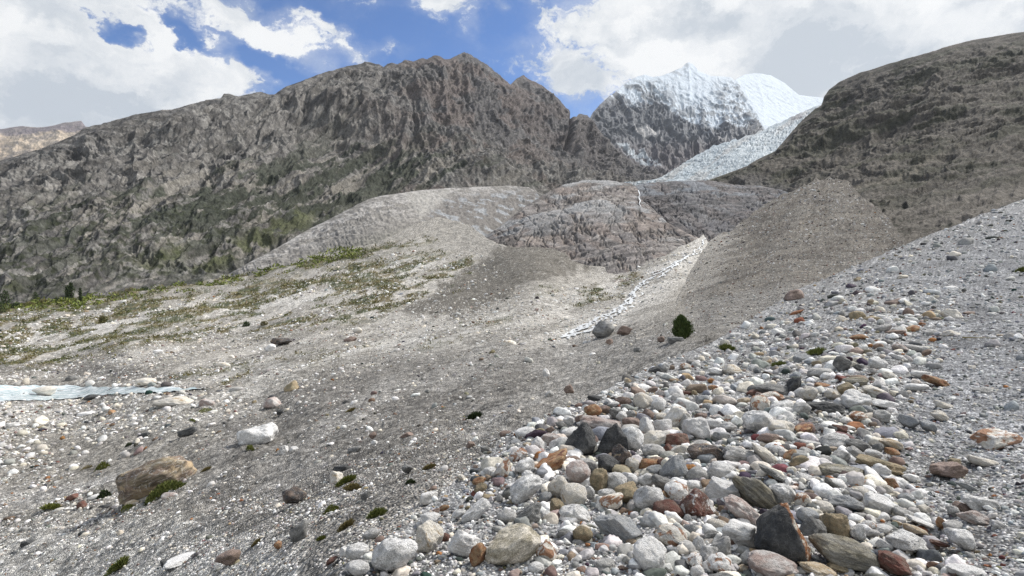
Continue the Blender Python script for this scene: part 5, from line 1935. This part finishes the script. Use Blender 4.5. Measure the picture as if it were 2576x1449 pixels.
V, F = leaves(5200, H * .11, egg, lambda n, P: np.c_[P[:, :2] * .9, np.full(n, H * .8)] + srng.normal(0, H * .42, (n, 3)), .3)
link('foliage', make_mesh('foliage', V, F, None, False, M_jun), root)
V, F = trunk_mesh(H * .6, H * .06)
V[:, 2] -= .05
link('trunk', make_mesh('trunk', V, F, None, True, M_bark), root)
PLANT_N = 0


def tuft(px, py, w, h, mat, label, kind='tuft', name='grass_tuft', cat='grass tuft', n=420):
    L = MOUND if zone(px, py + h * .5) == 'bank' else VAL
    P, N = L.at(np.array([px]), np.array([py + h * .38]))
    P = P[0]
    k = P[1] / FP
    rw, hh = w * k / 2, h * k

    def pos(n_):
        th = srng.uniform(0, 2 * math.pi, n_)
        r_ = np.sqrt(srng.random(n_)) * (1 + .18 * np.sin(3 * th + px))
        z = (1 - np.clip(r_, 0, 1) ** 2) * srng.random(n_) ** .6
        if kind == 'tuft':
            z *= .45
        return np.c_[r_ * rw * np.cos(th), r_ * rw * .6 * np.sin(th), z * hh * .9]
    sz = hh * (.5 if kind == 'tuft' else .16)
    V, F = leaves(n, max(sz, .015), pos, lambda n_, P_: np.c_[P_[:, :2] * (.8 / rw), np.full(n_, .9)] + srng.normal(0, .35, (n_, 3)), .22 if kind == 'tuft' else .7)
    # lean with the ground so that the downhill rim is not left hanging
    nz = N[0]
    V[:, 2] -= (V[:, 0] * nz[0] + V[:, 1] * nz[1]) / max(nz[2], .3)
    o = link(name, make_mesh(name, V, F, None, False, mat), label=label, category=cat, group='tufts and cushions on the slopes')
    o.location = P


def TP(t, x, y):
    ox, oy, k = TILE[t]
    return ox + x * k, oy + y * k, k


for t, x, y, w, h, mt, kd, lb in [
    ('F', 1400, 728, 330, 120, M_moss, 'moss', 'bright green leafy cushion at the foot of the huge banded boulder'),
    ('F', 875, 500, 120, 70, M_tuft, 'moss', 'yellow green cushion uphill from the dusty wash'),
    ('F', 740, 498, 110, 30, M_dry, 'moss', 'thin dry olive mat beside the yellow green cushion'),
    ('F', 895, 755, 120, 80, M_dark, 'moss', 'dark green shrublet against the shaded end of the banded boulder'),
    ('F', 440, 868, 125, 60, M_tuft, 'tuft', 'light green tuft among white stones below the dusty wash'),
    ('F', 1095, 850, 120, 50, M_tuft, 'moss', 'green cushion in front of the tan stone'),
    ('F', 1015, 1345, 125, 100, M_moss, 'tuft', 'solitary green tuft on the pale gravel at the bottom'),
    ('F', 1100, 305, 62, 32, M_dark, 'moss', 'small dark cushion on the grey silt'),
    ('F', 2150, 352, 75, 50, M_tuft, 'moss', 'yellow green patch under the pale sunken block'),
    ('F', 1660, 118, 60, 30, M_tuft, 'moss', 'little green cushion near the black flat stone'),
    ('F', 1770, 532, 70, 40, M_dry, 'tuft', 'small olive tuft off the tail of the banded boulder'),
    ('F', 1780, 30, 150, 40, M_tuft, 'moss', 'long yellow green strip at the edge of the river flat'),
    ('F', 2200, 1140, 60, 40, M_dry, 'tuft', 'sparse dry tuft near the small rust stone'),
    ('A', 220, 595, 120, 80, M_tuft, 'tuft', 'tall yellow green tuft behind the pale stone on the scree'),
    ('A', 285, 645, 110, 80, M_dry, 'tuft', 'straggling dry tuft beside the tall yellow green one'),
    ('A', 100, 860, 135, 70, M_tuft, 'moss', 'low yellow green cushion below the white topped boulder'),
    ('A', 490, 872, 110, 95, M_moss, 'tuft', 'bushy green tuft halfway down the near scree'),
    ('A', 220, 985, 95, 80, M_dry, 'tuft', 'pale green tuft downhill of the bushy one'),
    ('A', 10, 1090, 50, 50, M_tuft, 'tuft', 'yellow green tuft at the foot of the dark pointed stone'),
    ('A', 1315, 92, 95, 75, M_dark, 'tuft', 'dark green shrublet alone on the steep grey scree'),
    ('A', 780, 632, 95, 45, M_dark, 'moss', 'flat dark green cushion on the grey scree'),
    ('A', 940, 492, 80, 50, M_dry, 'tuft', 'faint olive tuft on the scree above the bank rim'),
    ('A', 270, 15, 70, 40, M_dry, 'tuft', 'olive tuft high on the near scree'),
    ('D', 1998, 485, 95, 70, M_moss, 'tuft', 'fresh green grass tuft on the rim of the bank'),
    ('E', 800, 765, 150, 70, M_moss, 'tuft', 'thin green grass growing between stones on the upper bank'),
    ('E', 460, 885, 110, 40, M_moss, 'tuft', 'wispy grass near the jagged cream block'),
    ('E', 2550, 55, 80, 50, M_moss, 'tuft', 'grass tuft high on the grey flat'),
]:
    X_, Y_, k = TP(t, x, y)
    tuft(X_, Y_, w * k, h * k, mt, lb, kd, 'cushion_plant' if kd == 'moss' else 'grass_tuft', 'cushion plant' if kd == 'moss' else 'grass tuft', 1700 if w > 200 else 620)

# dry stick
A_, _ = MOUND.at(np.array([2420., 2512.]), np.array([859., 862.]))
d_ = A_[1] - A_[0]
L_ = float(np.linalg.norm(d_))
V, F = trunk_mesh(L_, .012, n=9, bend=.01)
so = link('dry_stick', make_mesh('dry_stick', V, F, None, True, M_dry), label='thin dry stick lying on the grey gravel flat', category='stick')
so.location = Vector(A_[0]) + Vector((0, 0, .03))
so.rotation_euler = Vector(d_).to_track_quat('Z', 'Y').to_euler()


# shrubs of the valley floor, an uncountable cover
def shrub_cover(name, n, mask, hpx, mat, per, label, seed):
    r = np.random.default_rng(seed)
    px = r.uniform(-400, 1760, n)
    py = r.uniform(595, 990, n)
    k = (py > np.interp(px, VAL.crest[:, 0], VAL.crest[:, 1]) + 2)
    px, py = px[k], py[k]
    P, N = VAL.at(px, py)
    k = r.random(len(px)) < mask(px, py, P)
    P = P[k]
    kk = P[:, 1] / FP
    hh = kk * hpx * r.uniform(.5, 1.4, len(P))
    m = len(P)
    q = r.normal(size=(m, per, 3))
    q /= np.linalg.norm(q, axis=-1, keepdims=True)
    q *= r.random((m, per, 1)) ** .4
    q[..., 2] = np.abs(q[..., 2])
    C = P[:, None] + q * (hh[:, None, None] * np.array([1.25, 1.25, 1.0]))
    C = C.reshape(-1, 3)
    sz = np.repeat(hh * .42, per)
    V, F = leaves(len(C), sz, lambda n_: C, None, .8, r)
    return link(name, make_mesh(name, V, F, None, False, mat), kind='stuff', label=label, category='shrubs')


shrub_cover('shrubs', 17000, lambda px, py, P: veg_mask(px, py, P) * .95, 7.0, M_shrub, 14, 'low olive and yellowish shrubs dotted over the valley floor', 5)
shrub_cover('green_shrubs', 14000, lambda px, py, P: np.exp(-(line_d(px, py, [(-420, 800), (0, 780), (120, 768), (230, 757), (400, 727), (600, 693), (760, 665), (900, 638)]) / 11) ** 2), 11.0, M_belt, 26, 'belt of green shrubs along the foot of the mountain', 6)

# trees at the far edge of the valley
for (x, y, w, h, lb) in [(170, 759, 9, 38, 'dark slender poplar, the first of a close pair at the valley edge'), (179, 757, 15, 44, 'taller dark poplar of the close pair at the valley edge'),
                         (203, 764, 6, 40, 'thin leaning tree standing apart from the poplar pair'), (90, 762, 14, 26, 'small dark tree behind the green shrubs'), (14, 772, 22, 40, 'broad dark tree at the picture edge of the shrub belt'),
                         (-30, 775, 24, 46, 'broad dark tree beyond the shrub belt'), (2, 790, 26, 30, 'low bushy tree in front of the broad dark tree')]:
    P, _ = VAL.at(np.array([float(x)]), np.array([float(y)]))
    P = P[0]
    k = P[1] / FP
    rt = link('tree', None, label=lb, category='tree', group='trees at the valley edge')
    rt.location = P
    V, F = trunk_mesh(h * k * .8, w * k * .06)
    V[:, 2] -= .3
    link('trunk', make_mesh('trunk', V, F, None, True, M_bark), rt)

    def crown(n, w=w, h=h, k=k):
        z = srng.random(n)
        th = srng.uniform(0, 2 * math.pi, n)
        r_ = np.sqrt(srng.random(n)) * w * k * .5 * np.sin((z * .85 + .12) * math.pi) ** .6 * (1 + .3 * np.sin(th * 3 + z * 11))
        return np.c_[r_ * np.cos(th), r_ * np.sin(th), (z * .95 + .05) * h * k]
    V, F = leaves(700, h * k * .07, crown, None, .7)
    link('crown', make_mesh('crown', V, F, None, False, M_dark), rt)
for i, (x, y, w, h) in enumerate([(40, 778, 30, 16), (75, 775, 28, 14), (112, 768, 34, 17), (142, 764, 20, 12), (300, 745, 40, 13), (330, 738, 34, 13), (365, 735, 26, 12), (255, 752, 30, 9), (258, 809, 18, 20), (620, 822, 20, 14), (665, 820, 22, 12)]):
    P, _ = VAL.at(np.array([float(x)]), np.array([float(y)]))
    P = P[0]
    k = P[1] / FP
    lbs = ['round green bush next to the broad dark tree', 'round green bush, second along the shrub belt', 'large round bush below the small dark tree', 'little bush near the slender poplar', 'wide green bush uphill of the thin leaning tree', 'dense bush at the middle of the shrub belt', 'bush where the shrub belt turns yellow', 'low bush beside the thin leaning tree', 'conical green bush alone on the white gravel', 'dark bush in the grassy strip of the valley floor', 'dark bush next to the other in the grassy strip']
    o = link('bush', None, label=lbs[i], category='bush', group='bushes of the valley')

    def dome(n, w=w, h=h, k=k):
        q = srng.normal(size=(n, 3))
        q /= np.linalg.norm(q, axis=1, keepdims=True)
        q *= srng.random((n, 1)) ** .35
        q[:, 2] = np.abs(q[:, 2])
        return q * np.array([w * k * .5, w * k * .4, h * k])
    V, F = leaves(500, h * k * .16, dome, None, .8)
    bpy.data.objects.remove(o)
    o = link('bush', make_mesh('bush', V, F, None, False, [M_shrub, M_dark][i % 3 == 0]), label=lbs[i], category='bush', group='bushes of the valley')
    o.location = P
